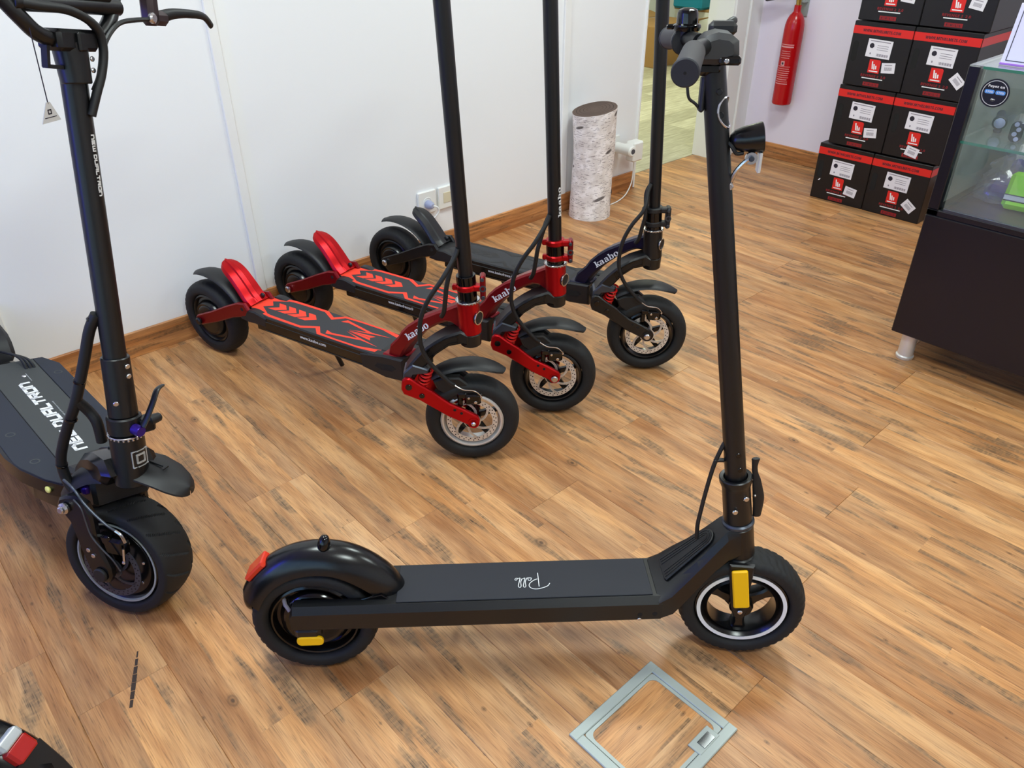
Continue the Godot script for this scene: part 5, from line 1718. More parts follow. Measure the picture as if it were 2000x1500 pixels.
	part(ck, "riser_bar", g, M.black_paint)
	g = G.new()
	g.cyl(Vector3(sz, 1.219, 0.11), Vector3(sz, 1.224, -0.12), 0.0135, 20)
	part(ck, "cross_bar", g, M.black_paint)
	g = G.new()
	g.box(Vector3(sz - 0.01, 1.24, -0.02), Vector3(0.05, 0.02, 0.15), 0.005)
	part(ck, "display_mount", g, M.matte_black)
	g = G.new()
	g.cyl(Vector3(sz - 0.03, 1.268, -0.15), Vector3(sz - 0.03, 1.275, -0.36), 0.0115, 16)
	part(ck, "bar_end", g, M.black_paint)
	g = G.new()
	g.box(Vector3(sz + 0.01, 1.228, -0.19), Vector3(0.03, 0.06, 0.028), 0.008)
	g.box(Vector3(sz + 0.012, 1.212, -0.205), Vector3(0.026, 0.026, 0.05), 0.008)
	part(ck, "brake_master", g, mat("brake_bronze", Color(0.24, 0.19, 0.2), 0.35, 0.4))
	g = G.new()
	bolt(g, Vector3(sz + 0.02, 1.211, -0.177), 0.0095, 0.01, Vector3.RIGHT)
	part(ck, "banjo_bolt", g, M.steel)
	g = G.new()
	g.tube(spline([Vector3(sz + 0.012, 1.214, -0.215), Vector3(sz + 0.02, 1.222, -0.245), Vector3(sz + 0.03, 1.224, -0.29), Vector3(sz + 0.03, 1.221, -0.325), Vector3(sz + 0.026, 1.206, -0.352)], 5), [0.012, 0.0115, 0.011, 0.0105, 0.01, 0.0095, 0.009, 0.0085, 0.008, 0.008, 0.0078, 0.0075, 0.0075, 0.0073, 0.0072, 0.007, 0.007, 0.007, 0.007, 0.007, 0.0068], 10, 0.7)
	part(ck, "brake_lever", g, M.black_plastic)
	g = G.new()
	g.tube(spline([Vector3(sz + 0.02, 1.208, -0.172), Vector3(sz + 0.02, 1.206, -0.14), Vector3(sz + 0.02, 1.2, -0.1), Vector3(sz + 0.022, 1.185, -0.07), Vector3(sz + 0.024, 1.16, -0.045), Vector3(sz + 0.024, 1.12, -0.028), Vector3(sz + 0.02, 1.09, -0.01)], 5), 0.0042, 8)
	g.tube(spline([Vector3(sz - 0.02, 1.225, 0.13), Vector3(sz + 0.015, 1.216, 0.08), Vector3(sz + 0.024, 1.212, 0.02), Vector3(sz + 0.028, 1.192, -0.026), Vector3(sz + 0.028, 1.16, -0.038), Vector3(sz + 0.027, 1.12, -0.028), Vector3(sz + 0.025, 1.085, -0.01), Vector3(sz + 0.02, 1.05, 0.004)], 5), 0.0075, 10)
	g.tube(spline([Vector3(sz - 0.02, 1.23, 0.12), Vector3(sz + 0.016, 1.222, 0.07), Vector3(sz + 0.024, 1.205, 0.0), Vector3(sz + 0.02, 1.18, -0.04)], 5), 0.004, 8)
	part(ck, "cockpit_cables", g, M.matte_black)
	# paper tag hanging from the handlebar
	var tg := thing("hang_tag", "triangular white paper tag hanging on a dark cord from the big scooter's handlebar", "tag", T * S * Transform3D(Basis(), Vector3(sz + 0.012, 1.184, 0.094)))
	var down := (T * S).basis.inverse() * Vector3.DOWN
	var tilt := Vector3(0.0, -0.996, -0.08)
	var te := Vector3(-0.006, -0.113, -0.016)
	part(tg, "cord", G.new().tube([Vector3(0, 0, 0), te], 0.0009, 6), M.ink)
	g = G.new()
	var hu := te.normalized() * -1.0
	var hr := Vector3(0, 0, -1)
	hr = (hr - hu * hr.dot(hu)).normalized()
	var tf := face(te, hr, hu)
	g.x = tf
	g.prism([Vector2(-0.004, 0.003), Vector2(-0.021, -0.028), Vector2(0.019, -0.028), Vector2(0.004, 0.003)], -0.0006, 0.0006)
	var tp := part(tg, "paper", g, mat("tag_paper", Color(0.8, 0.8, 0.8), 0.5))
	g = G.new()
	g.x = tf * Transform3D(Basis(), Vector3(-0.001, -0.012, 0))
	g.stroke([Vector2(-0.003, -0.003), Vector2(0.003, -0.003), Vector2(0.003, 0.003), Vector2(-0.003, 0.003), Vector2(-0.003, -0.003)], 0.002, 0.0006, 0.0009)
	g.stroke([Vector2(-0.012, -0.0085), Vector2(0.012, -0.0085)], 0.0012, 0.0006, 0.0009)
	part(tp, "printed_mark", g, M.ink)

# the tail of another scooter cut by the lower left picture corner
func corner_scooter() -> void:
	var F := Vector3(-0.62, 0, -0.78).normalized()
	var W := F.cross(Vector3.UP)
	var T := Transform3D(Basis(F, Vector3.UP, W), Vector3(-0.155, 0, -1.11))
	var o := thing("kick_scooter", "cut-off black scooter in the lower left corner, only mudguard and red tail light showing", "scooter", T)
	var R := 0.127
	var w := hold(o, "rear_wheel")
	var g := G.new()
	tyre(g, Vector3(0, R, 0), R, 0.03, 0.085, 90, tread_slant)
	part(w, "tyre", g, M.rubber)
	g = G.new()
	g.x = axle(Vector3(0, R, 0))
	g.lathe([Vector2(0, -0.03), Vector2(0.07, -0.03), Vector2(0.088, -0.02), Vector2(0.088, 0.02), Vector2(0.07, 0.03), Vector2(0, 0.03)], 36)
	part(w, "hub_motor", g, M.fender_black)
	part(o, "mudguard", shell(arc2(Vector2(0, 0.135), 0.165, 168, 20, 18), arc2(Vector2(0, 0.135), 0.13, 168, 22, 18), 0.042, 0.0, 10), M.fender_black)
	g = G.new()
	g.x = Transform3D(Basis(Vector3.BACK, deg_to_rad(52)), Vector3(-0.118, 0.262, 0))
	g.prism(rrect(0.03, 0.02, 0.004), -0.02, 0.02, 0.004)
	part(o, "tail_light", g, mat("tail_red", Color(0.65, 0.1, 0.08), 0.2))
	g = G.new()
	g.x = Transform3D(Basis(Vector3.BACK, deg_to_rad(52)), Vector3(-0.105, 0.282, 0))
	g.prism(rrect(0.018, 0.02, 0.004), -0.02, 0.02, 0.004)
	part(o, "light_housing", g, M.reflective_tape)
	g = G.new()
	g.prism([Vector2(-0.125, 0.25), Vector2(-0.15, 0.2), Vector2(-0.175, 0.12), Vector2(-0.168, 0.118), Vector2(-0.14, 0.195), Vector2(-0.112, 0.24)], -0.03, 0.03, 0.002)
	part(o, "mud_flap", g, M.black_plastic)
	g = G.new()
	g.box(Vector3(0.42, 0.16, 0), Vector3(0.6, 0.06, 0.15), 0.008)
	for z in [-1.0, 1.0]: g.box(Vector3(0.06, 0.15, 0.052 * z), Vector3(0.18, 0.04, 0.02), 0.005)
	part(o, "deck", g, M.black_paint)
	g = G.new()
	tyre(g, Vector3(0.9, R, 0), R, 0.03, 0.085, 60, tread_slant)
	part(o, "front_tyre", g, M.rubber)
	g = G.new()
	g.x = axle(Vector3(0.9, R, 0))
	g.lathe([Vector2(0, -0.03), Vector2(0.088, -0.02), Vector2(0.088, 0.02), Vector2(0, 0.03)], 30)
	part(o, "front_hub", g, M.fender_black)
	g = G.new()
	g.tube([Vector3(0.7, 0.17, 0), Vector3(0.78, 0.24, 0), Vector3(0.85, 0.32, 0)], 0.028, 14)
	g.tube([Vector3(0.9, R, 0.045), Vector3(0.87, 0.28, 0.04)], 0.013, 10); g.tube([Vector3(0.9, R, -0.045), Vector3(0.87, 0.28, -0.04)], 0.013, 10)
	g.tube([Vector3(0.87, 0.25, 0), Vector3(0.72, 1.1, 0)], 0.02, 16)
	g.tube([Vector3(0.72, 1.1, -0.25), Vector3(0.72, 1.1, 0.25)], 0.013, 12)
	part(o, "stem", g, M.black_paint)

# ---------------------------------------------------------------- birch log
func birch_log() -> void:
	var o := thing("birch_log", "white birch log standing upright against the wall by the doorway", "log", Transform3D(Basis(), Vector3(2.785, 0, -2.468)))
	var g := G.new()
	var n := FastNoiseLite.new()
	n.seed = 5; n.frequency = 2.0
	var rings := []
	var rows := 30
	var seg := 48
	for i in rows + 1:
		var ring := []
		for j in seg:
			var a := -TAU * j / seg
			var t := float(i) / rows
			var d := Vector3(cos(a), 0, sin(a))
			# sawn top slopes up to the right of the picture
			var top := 0.495 + 0.034 * (d.x * 0.5 + d.z * 0.2) + 0.01
			var y := t * top
			var r := 0.103 - 0.006 * sin(t * PI) + 0.006 * n.get_noise_3d(d.x * 0.3, y * 1.2, d.z * 0.3) + 0.0015 * n.get_noise_3d(d.x * 3, y * 14, d.z * 3)
			ring.append(d * r + Vector3(0.008 * sin(t * 3.0), y, 0))
		rings.append(ring)
	g.loft(rings, false)
	for i in rows:
		for j in seg:
			var b := (i * seg + j) * 6
			var u0 := float(j) / seg; var u1 := float(j + 1) / seg
			var v0 := 1.0 - float(i) / rows; var v1 := 1.0 - float(i + 1) / rows
			var q := [Vector2(u0, v0), Vector2(u1, v0), Vector2(u1, v1), Vector2(u0, v1)]
			for k in [[0, 0], [1, 2], [2, 1], [3, 0], [4, 3], [5, 2]]: g.uv[b + k[0]] = q[k[1]]
	var bm := mat("birch_bark", Color(1, 1, 1), 0.75)
	bm.albedo_texture = birch_bark()
	part(o, "bark", g, bm)
	g = G.new()
	var tr: Array = rings[rows]
	var c := Vector3.ZERO
	for p in tr: c += p
	c /= seg
	for j in seg:
		var p: Vector3 = tr[j]; var q: Vector3 = tr[(j + 1) % seg]
		var pi := p.lerp(c, 0.04) + Vector3(0, 0.002, 0); var qi := q.lerp(c, 0.04) + Vector3(0, 0.002, 0)
		g.tri(c, pi, qi)
		g.quad(p, q, qi, pi)
	part(o, "cut_face", g, M.cut_wood)
	for k in 5:
		g = G.new()
		for j in seg:
			var p: Vector3 = (tr[j] as Vector3).lerp(c, 0.16 + k * 0.16) + Vector3(0, 0.0022, 0); var q: Vector3 = (tr[(j + 1) % seg] as Vector3).lerp(c, 0.16 + k * 0.16) + Vector3(0, 0.0022, 0)
			var pi := p.lerp(c, 0.03) ; var qi := q.lerp(c, 0.03)
			g.quad(p, q, qi, pi)
		part(o, "growth_ring", g, M.knot_dark)
	g = G.new()
	for k in [[0.103, 0.05, 0.0, 0.02], [0.1, 0.1, 0.03, 0.016]]: g.ball(Vector3(k[0], k[1], k[2]), Vector3(0.012, k[3] * 1.6, 0.02), 10, 8)
	part(o, "branch_stub", g, M.knot_dark)

func birch_bark() -> ImageTexture:
	var W := 768; var H := 640
	var n1 := FastNoiseLite.new(); n1.seed = 31; n1.frequency = 0.012; n1.fractal_octaves = 4
	var im := Image.create(W, H, false, Image.FORMAT_RGB8)
	var base := n1.get_image(W, H, false, false, true)
	for y in H:
		for x in W:
			var t := base.get_pixel(x, y).r
			im.set_pixel(x, y, Color(0.86, 0.825, 0.80).lerp(Color(0.95, 0.925, 0.91), clampf((t - 0.3) * 2.2, 0, 1)))
	var r := RandomNumberGenerator.new(); r.seed = 9
	for k in 2400:
		var cx := r.randi_range(0, W - 1); var cy := r.randi_range(0, H - 1)
		var l := r.randi_range(3, 22); var d := r.randf_range(0.2, 0.75)
		for i in l:
			for h in (2 if l > 8 else 1):
				var px := (cx + i) % W
				var py := mini(H - 1, cy + h)
				im.set_pixel(px, py, im.get_pixel(px, py).lerp(Color(0.3, 0.24, 0.24), d))
	# dark branch scars; u runs clockwise from +x seen from above
	for s in [[0.5, 0.105, 30, 9], [0.745, 0.36, 26, 11], [0.685, 0.79, 42, 11], [0.41, 0.5, 18, 9], [0.81, 0.04, 24, 12], [0.1, 0.3, 30, 12], [0.3, 0.7, 34, 13], [0.84, 0.86, 16, 26]]:
		for dy in range(-s[3] * 2, s[3] * 2 + 1):
			for dx in range(-s[2] * 2, s[2] * 2 + 1):
				var skew: float = dy + dx * 0.25
				var q := sqrt(pow(float(dx) / s[2], 2) + pow(skew / s[3], 2))
				var e := clampf((1.1 - q) * 2.2, 0.0, 0.88) * r.randf_range(0.6, 1.0)
				if e > 0.0:
					var px := posmod(int(s[0] * W) + dx, W); var py := clampi(int(s[1] * H) + dy, 0, H - 1)
					im.set_pixel(px, py, im.get_pixel(px, py).lerp(Color(0.2, 0.17, 0.16), e))
	return ImageTexture.create_from_image(im)

# ---------------------------------------------------------------- stacked helmet boxes
func helmet_boxes() -> void:
	var rows := [[0.0, -1.865, -1.5825, -1.30, 3.83], [0.2845, -1.83, -1.5545, -1.279, 3.835], [0.567, -1.821, -1.539, -1.252, 3.832], [0.8505, -1.814, -1.532, -1.236, 3.835]]
	var names := ["bottom row", "second row from the floor", "third row from the floor", "top row in view, cut by the picture edge"]
	var marks := [["left one of the bottom row, scuffed at its hand hole", "right one of the bottom row, sticker askew by its corner"], ["left one of the second row from the floor", "right one of the second row, sticker stuck below its logo"], ["left one of the third row from the floor", "right one of the third row, sticker turned like a diamond"], ["left one of the topmost row in view", "right one of the topmost row in view"]]
	for r in 4:
		for c in 2:
			var q: Array = rows[r]
			var z0: float = q[1 + c]; var z1: float = q[2 + c]
			var w := z1 - z0 - 0.002
			var h := 0.279
			var dpt := 4.29 - float(q[4])
			# local frame: x along the front face (towards +z), y up, z out of the face (towards -x)
			var T := Transform3D(Basis(Vector3.BACK, Vector3.UP, Vector3.LEFT), Vector3(q[4], q[0], (z0 + z1) * 0.5))
			var o := thing("helmet_box", "black red-banded helmet box, " + marks[r][c], "box", T, "black helmet boxes stacked by the end wall")
			part(o, "carton", G.new().box(Vector3(0, h / 2, -dpt / 2), Vector3(w, h, dpt), 0.003), M.box_black)
			# red band wraps front and right side
			var g := G.new()
			g.box(Vector3(0, 0.243, 0.0003), Vector3(w - 0.004, 0.034, 0.0008))
			g.box(Vector3(w / 2 + 0.0003, 0.243, -dpt / 2), Vector3(0.0008, 0.034, dpt - 0.006))
			g.box(Vector3(-w / 2 - 0.0003, 0.243, -dpt / 2), Vector3(0.0008, 0.034, dpt - 0.006))
			var bd := part(o, "red_band", g, M.box_red)
			lettering(bd, "web_address", "WWW.MTHELMETS.COM", M.ink, Transform3D(Basis(), Vector3(-0.005, 0.243, 0.0007)), 0.175, 0.012)
			part(o, "lid_seam", G.new().box(Vector3(0, 0.2625, 0.0002), Vector3(w - 0.002, 0.0012, 0.0006)), M.box_inside)
			# hand hole
			g = G.new()
			g.x = Transform3D(Basis(), Vector3(-w / 2 + 0.027, 0.15, 0))
			g.prism(rrect(0.026, 0.088, 0.0125), -0.004, 0.0004)
			part(o, "hand_hole", g, M.box_inside)
			if r == 0 and c == 0:
				g = G.new()
				g.prism([Vector2(-w / 2 + 0.026, 0.092), Vector2(-w / 2 + 0.034, 0.093), Vector2(-w / 2 + 0.04, 0.104), Vector2(-w / 2 + 0.034, 0.102)], 0.0004, 0.001)
				part(o, "torn_paper", g, M.paper)
			# white product label
			var lx := 0.0 + (0.0 if c == 0 else -0.002)
			g = G.new()
			g.x = Transform3D(Basis(Vector3.BACK, -0.03), Vector3(lx, 0.171, 0))
			g.box(Vector3.ZERO, Vector3(0.115, 0.077, 0.001))
			var lb := part(o, "product_label", g, M.paper)
			g = G.new()
			g.x = Transform3D(Basis(Vector3.BACK, -0.03), Vector3(lx, 0.171, 0.0006))
			g.prism(shifted(arc2(Vector2(0, 0), 0.011, 20, 240, 8) + [Vector2(0.004, -0.011), Vector2(0.011, -0.004)], Vector2(-0.036, 0.01)), 0.0, 0.0003)
			part(lb, "helmet_picture", g, M.ink)
			g = G.new()
			g.x = Transform3D(Basis(Vector3.BACK, -0.03), Vector3(lx, 0.171, 0.0006))
			for k in 3: g.box(Vector3(0.016, 0.014 - k * 0.009, 0), Vector3(0.052, 0.0022, 0.0003))
			g.box(Vector3(0.0, 0.0305, 0), Vector3(0.095, 0.0035, 0.0003))
			g.box(Vector3(-0.036, -0.024, 0), Vector3(0.006, 0.008, 0.0003))
			for k in 15: g.box(Vector3(-0.006 + k * 0.0037, -0.026, 0), Vector3(0.0014 + 0.001 * float(k * 7 % 3), 0.011, 0.0003))
			part(lb, "label_print", g, M.ink_grey)
			# red logo tile with white bars
			g = G.new()
			g.x = Transform3D(Basis(), Vector3(lx - 0.004, 0.0955, 0))
			g.prism([Vector2(-0.027, -0.029), Vector2(0.027, -0.029), Vector2(0.027, 0.02)] + arc2(Vector2(0.018, 0.02), 0.009, 0, 90, 4) + [Vector2(-0.027, 0.029)], 0.0, 0.0008)
			var lg := part(o, "logo_tile", g, M.box_red)
			g = G.new()
			g.x = Transform3D(Basis(), Vector3(lx - 0.004, 0.0955, 0.0008))
			g.stroke([Vector2(-0.012, 0.019), Vector2(-0.007, -0.011)], 0.0055, 0, 0.0003)
			g.stroke([Vector2(-0.002, 0.008), Vector2(0.001, -0.012)], 0.0055, 0, 0.0003)
			g.stroke([Vector2(0.008, 0.002), Vector2(0.009, -0.01)], 0.0055, 0, 0.0003)
			g.box(Vector3(0, -0.0215, 0.0001), Vector3(0.042, 0.0045, 0.0003))
			part(lg, "logo_bars", g, M.white_print)
			lettering(o, "red_lettering", "REVENGE 2  2.0", M.print_red, Transform3D(Basis(), Vector3(lx, 0.053, 0.0001)), 0.118, 0.0105)
			part(o, "white_line", G.new().box(Vector3(lx - 0.002, 0.041, 0.0002), Vector3(0.1, 0.0042, 0.0006)), M.white_print)
			g = G.new()
			g.box(Vector3(lx - 0.002, 0.016, 0.0002), Vector3(0.076, 0.0165, 0.0006))
			var tg := part(o, "red_tag", g, M.print_red)
			lettering(tg, "tag_lettering", "F · U · L · L", M.ink, Transform3D(Basis(), Vector3(lx - 0.002, 0.016, 0.0006)), 0.06, 0.008)
			# barcode sticker, placed by hand
			var sp: Array = [[[0.066, 0.071, -0.14], [0.078, 0.073, -0.62]], [[0.062, 0.083, 0.12], [0.0, 0.037, -0.2]], [[0.062, 0.096, 0.1], [0.088, 0.083, -0.7]], [[0.07, 0.108, -0.1], [0.07, 0.104, -0.16]]][r][c]
			g = G.new()
			g.x = Transform3D(Basis(Vector3.BACK, sp[2]), Vector3(sp[0], sp[1], 0.001))
			g.box(Vector3.ZERO, Vector3(0.062 if c == 0 else 0.06, 0.044, 0.0008))
			var sk := part(o, "barcode_sticker", g, M.paper)
			g = G.new()
			g.x = Transform3D(Basis(Vector3.BACK, sp[2]), Vector3(sp[0], sp[1], 0.0014))
			for k in 11: g.box(Vector3(-0.016 + k * 0.0032, -0.004, 0), Vector3(0.0018, 0.015, 0.0003))
			g.box(Vector3(0, 0.012, 0), Vector3(0.034, 0.003, 0.0003))
			part(sk, "barcode", g, M.ink_grey)

# ---------------------------------------------------------------- glass display case
func display_case() -> void:
	var x0 := 2.5; var x1 := 3.08; var z0 := -0.834; var z1 := 0.55
	var o := thing("display_case", "dark display case on steel feet with a glass top section and one glass shelf", "display case", Transform3D(Basis(), Vector3(x0, 0, z0)))
	var X := x1 - x0; var Z := z1 - z0
	var g := G.new()
	g.box(Vector3(X / 2, 0.306, Z / 2), Vector3(X, 0.41, Z), 0.003)
	part(o, "cabinet_body", g, M.navy_laminate)
	for p in [[0.05, 0.05], [0.05, Z - 0.05], [X - 0.05, 0.05], [X - 0.05, Z - 0.05]]:
		g = G.new()
		g.x = Transform3D(Basis(), Vector3(p[0], 0, p[1]))
		g.lathe([Vector2(0, 0), Vector2(0.027, 0), Vector2(0.029, 0.004), Vector2(0.029, 0.01), Vector2(0.025, 0.014), Vector2(0.025, 0.102), Vector2(0, 0.102)], 28)
		part(o, "foot", g, M.brushed_alu)
	g = G.new()
	g.box(Vector3(0.018, 0.521, Z / 2), Vector3(0.036, 0.02, Z), 0.003)
	g.box(Vector3(X - 0.018, 0.521, Z / 2), Vector3(0.036, 0.02, Z), 0.003)
	g.box(Vector3(X / 2, 0.521, 0.018), Vector3(X, 0.02, 0.036), 0.003)
	part(o, "base_frame", g, M.navy_laminate)
	part(o, "glass_channel", G.new().box(Vector3(0.006, 0.5335, Z / 2 + 0.02), Vector3(0.01, 0.012, Z - 0.05), 0.002), M.dark_alu)
	part(o, "floor_panel", G.new().box(Vector3(X / 2, 0.515, Z / 2), Vector3(X - 0.06, 0.008, Z - 0.06)), mat("case_floor", Color(0.22, 0.2, 0.25), 0.4))
	for p in [[0.014, 0.016], [0.014, Z - 0.016]]:
		part(o, "corner_post", G.new().box(Vector3(p[0], 0.737, p[1]), Vector3(0.028, 0.412, 0.032), 0.002), M.navy_laminate)
	part(o, "back_panel", G.new().box(Vector3(X - 0.008, 0.735, Z / 2), Vector3(0.012, 0.41, Z - 0.01)), M.grey_panel)
	part(o, "side_panel", G.new().box(Vector3(X / 2 + 0.01, 0.735, 0.008), Vector3(X - 0.04, 0.41, 0.01)), M.grey_panel)
	part(o, "front_pane", G.new().box(Vector3(0.004, 0.737, Z / 2 + 0.016), Vector3(0.005, 0.4, Z - 0.06)), M.glass)
	part(o, "top_pane", G.new().box(Vector3(X / 2, 0.9415, Z / 2), Vector3(X - 0.002, 0.007, Z - 0.002)), M.glass)
	part(o, "top_edge", G.new().box(Vector3(0.0005, 0.9415, Z / 2 + 0.018), Vector3(0.002, 0.0075, Z - 0.04)), M.glass_edge)
	part(o, "shelf_pane", G.new().box(Vector3(X / 2 - 0.01, 0.735, Z / 2), Vector3(X - 0.05, 0.007, Z - 0.04)), M.glass)
	part(o, "shelf_edge", G.new().box(Vector3(0.0145, 0.735, Z / 2 + 0.005), Vector3(0.002, 0.0075, Z - 0.05)), M.glass_edge)
	# round payment sticker on the glass
	g = G.new()
	var SX := Transform3D(Basis(Vector3.BACK, Vector3.UP, Vector3.LEFT), Vector3(-0.0002, 0.8815, 0.0865))
	g.x = SX
	g.prism(arc2(Vector2.ZERO, 0.0375, 0, 354, 40), 0, 0.0008)
	var stk := part(o, "payment_sticker", g, mat("sticker_black", Color(0.06, 0.06, 0.1), 0.4))
	g = G.new()
	g.x = SX * Transform3D(Basis(), Vector3(0, 0, 0.0008))
	g.stroke(arc2(Vector2.ZERO, 0.0325, 0, 360, 40), 0.0016, 0, 0.0002)
	g.stroke(arc2(Vector2(0, -0.0155), 0.0045, 200, 340, 8) + [Vector2(-0.004, -0.016)], 0.003, 0, 0.0002)
	part(stk, "white_ring", g, M.white_print)
	lettering(stk, "wording", "Payez en", M.white_print, SX * Transform3D(Basis(), Vector3(0.0, 0.0165, 0.0008)), 0.042, 0.0085)
	for sx in [-1.0, 1.0]:
		g = G.new()
		g.x = SX * Transform3D(Basis(), Vector3(0.0142 * sx, 0.0025, 0.0008))
		g.prism(rrect(0.0255, 0.0105, 0.0045), 0, 0.0002)
		var pl := part(stk, "blue_pill", g, M.pill_blue)
		lettering(pl, "pill_wording", "3 FOIS" if sx < 0 else "4 FOIS", M.white_print, SX * Transform3D(Basis(), Vector3(0.0142 * sx, 0.0025, 0.001)), 0.018, 0.005)
	# counter sign (its square code left out)
	var sg := thing("counter_sign", "white framed card leaning on the glass top of the display case", "sign", Transform3D(Basis(Vector3.BACK, Vector3(0.18, 0.98, 0).normalized(), Vector3(-0.98, 0.18, 0).normalized()), Vector3(2.555, 0.946, -0.66)))
	part(sg, "card", G.new().box(Vector3(0, 0.078, 0), Vector3(0.23, 0.155, 0.004), 0.001), mat("card_white", Color(0.88, 0.87, 0.97), 0.35))
	g = G.new()
	g.stroke([Vector2(-0.103, 0.012), Vector2(0.103, 0.012), Vector2(0.103, 0.145), Vector2(-0.103, 0.145), Vector2(-0.103, 0.012)], 0.002, 0.002, 0.0026)
	part(sg, "printed_border", g, M.ink)
	part(sg, "bottom_strip", G.new().box(Vector3(0, 0.003, 0.001), Vector3(0.232, 0.006, 0.006), 0.001), M.violet_ink)
	g = G.new()
	g.stroke(spline([Vector2(-0.058, 0.026), Vector2(-0.05, 0.034), Vector2(-0.046, 0.025), Vector2(-0.036, 0.03), Vector2(-0.026, 0.026), Vector2(-0.014, 0.032)], 4), 0.0016, 0.002, 0.0026)
	part(sg, "handwriting", g, M.violet_ink)
	part(sg, "easel", G.new().box(Vector3(0, 0.03, -0.03), Vector3(0.06, 0.06, 0.003)), M.white_plastic)
	# goods on the glass shelf
	var ys := 0.7387
	var t1 := thing("bike_light", "small round black bike light with a pale lens on the glass shelf", "bike light", Transform3D(Basis(Vector3.UP, deg_to_rad(12)), Vector3(2.69, ys, -0.765)))
	g = G.new()
	g.x = G.along(Vector3(-0.012, 0.028, 0), Vector3(0.05, 0.034, -0.006))
	g.lathe([Vector2(0, 0.001), Vector2(0.017, 0.001), Vector2(0.02, 0.004), Vector2(0.02, 0.014), Vector2(0.0135, 0.024), Vector2(0.0125, 0.09), Vector2(0.011, 0.094), Vector2(0, 0.094)], 24)
	part(t1, "body", g, M.black_plastic)
	g = G.new()
	g.x = G.along(Vector3(-0.012, 0.028, 0), Vector3(-0.03, 0.026, 0.002))
	g.lathe([Vector2(0.0155, -0.002), Vector2(0.0145, 0.001), Vector2(0.008, 0.004), Vector2(0, 0.005)], 20)
	part(t1, "lens", g, mat("lens_pale", Color(0.62, 0.66, 0.78), 0.15))
	part(t1, "clip", G.new().box(Vector3(0.0, 0.0055, 0), Vector3(0.026, 0.011, 0.022), 0.003), M.black_plastic)
	var t2 := thing("bike_light", "flat long bike light with four lenses on the glass shelf", "bike light", Transform3D(Basis(Vector3.UP, deg_to_rad(15)), Vector3(2.60, ys, -0.69)))
	g = G.new()
	g.box(Vector3(0.07, 0.031, 0), Vector3(0.14, 0.05, 0.03), 0.011)
	part(t2, "body", g, mat("light_shell", Color(0.42, 0.42, 0.4), 0.3, 0.4))
	g = G.new()
	g.x = Transform3D(Basis(Vector3.BACK, Vector3.UP, Vector3.LEFT), Vector3(0.0, 0.031, 0))
	g.prism(rrect(0.034, 0.058, 0.016), -0.006, 0.004, 0.002)
	part(t2, "bezel", g, M.gloss_black)
	g = G.new()
	for k in 4:
		g.x = G.along(Vector3(-0.004, 0.011 + k * 0.0135, 0.004 * (1 if k % 2 == 0 else -1)), Vector3(-0.006, 0.011 + k * 0.0135, 0.004 * (1 if k % 2 == 0 else -1)))
		g.lathe([Vector2(0.0065, 0), Vector2(0.006, 0.001), Vector2(0, 0.0015)], 14)
	part(t2, "lenses", g, M.lens_pale)
	var t3 := thing("strap_roll", "black rolled strap lying on the glass shelf beside the long bike light", "strap", Transform3D(Basis(), Vector3(2.63, ys, -0.61)))
	g = G.new()
	g.cyl(Vector3(0, 0.026, -0.045), Vector3(0.02, 0.026, 0.06), 0.025, 24, -1.0, 0.004)
	part(t3, "roll", g, M.black_plastic)
	part(t3, "strap_end", G.new().box(Vector3(-0.02, 0.002, 0.01), Vector3(0.06, 0.004, 0.03), 0.001), M.black_plastic)
	var t4 := thing("white_carton", "plain white carton standing at the back of the glass shelf", "box", Transform3D(Basis(), Vector3(2.9, ys, -0.6)))
	part(t4, "carton", G.new().box(Vector3(0, 0.075, 0), Vector3(0.14, 0.15, 0.24), 0.002), M.white_plastic)
	part(t4, "lid_flap", G.new().box(Vector3(-0.0705, 0.13, 0), Vector3(0.001, 0.03, 0.23)), M.paper)
	# goods on the case floor
	var yf := 0.519
	var t5 := thing("white_carton", "plain white carton on the case floor behind the green pack", "box", Transform3D(Basis(), Vector3(2.95, yf + 0.001, -0.61)))
	part(t5, "carton", G.new().box(Vector3(0, 0.075, 0), Vector3(0.14, 0.15, 0.26), 0.002), M.white_plastic)
	part(t5, "lid_flap", G.new().box(Vector3(-0.0705, 0.13, 0), Vector3(0.001, 0.03, 0.25)), M.paper)
	var t6 := thing("bagged_garment", "dark violet garment in a crumpled clear plastic bag on the case floor", "clothing", Transform3D(Basis(Vector3.UP, deg_to_rad(8)), Vector3(2.8, yf + 0.001, -0.745)))
	g = G.new()
	g.box(Vector3(0, 0.03, 0.02), Vector3(0.16, 0.05, 0.09), 0.018)
	g.x = Transform3D(Basis(Vector3(0, 0, 1), 0.5), Vector3(0.05, 0.06, 0.035))
	g.box(Vector3.ZERO, Vector3(0.05, 0.12, 0.035), 0.012)
	part(t6, "folded_cloth", g, M.violet_cloth)
	g = G.new()
	var nz := FastNoiseLite.new()
	nz.seed = 8; nz.frequency = 9.0
	var rings := []
	for i in 15:
		var t := i / 14.0
		var ring := []
		for j in 22:
			var a := -TAU * j / 22
			var r := 0.075 * sqrt(maxf(0.02, 1.0 - pow(t, 1.6)))
			var p := Vector3(cos(a) * r * 1.25 + t * 0.04, 0.004 + t * 0.125, sin(a) * r * 0.9 + 0.01)
			p += Vector3(1, 0, 1) * nz.get_noise_3dv(p * 2.0) * 0.02
			ring.append(p)
		rings.append(ring)
	g.loft(rings)
	g.smooth_cos = 0.95
	part(t6, "plastic_bag", g, M.plastic_film)
	var t7 := thing("hi_vis_vest", "folded lime green safety vest pack with a grey reflective band on the case floor", "clothing", Transform3D(Basis(Vector3.UP, deg_to_rad(6)), Vector3(2.70, yf + 0.001, -0.62)))
	var lean := Transform3D(Basis(Vector3.BACK, -0.35), Vector3.ZERO)
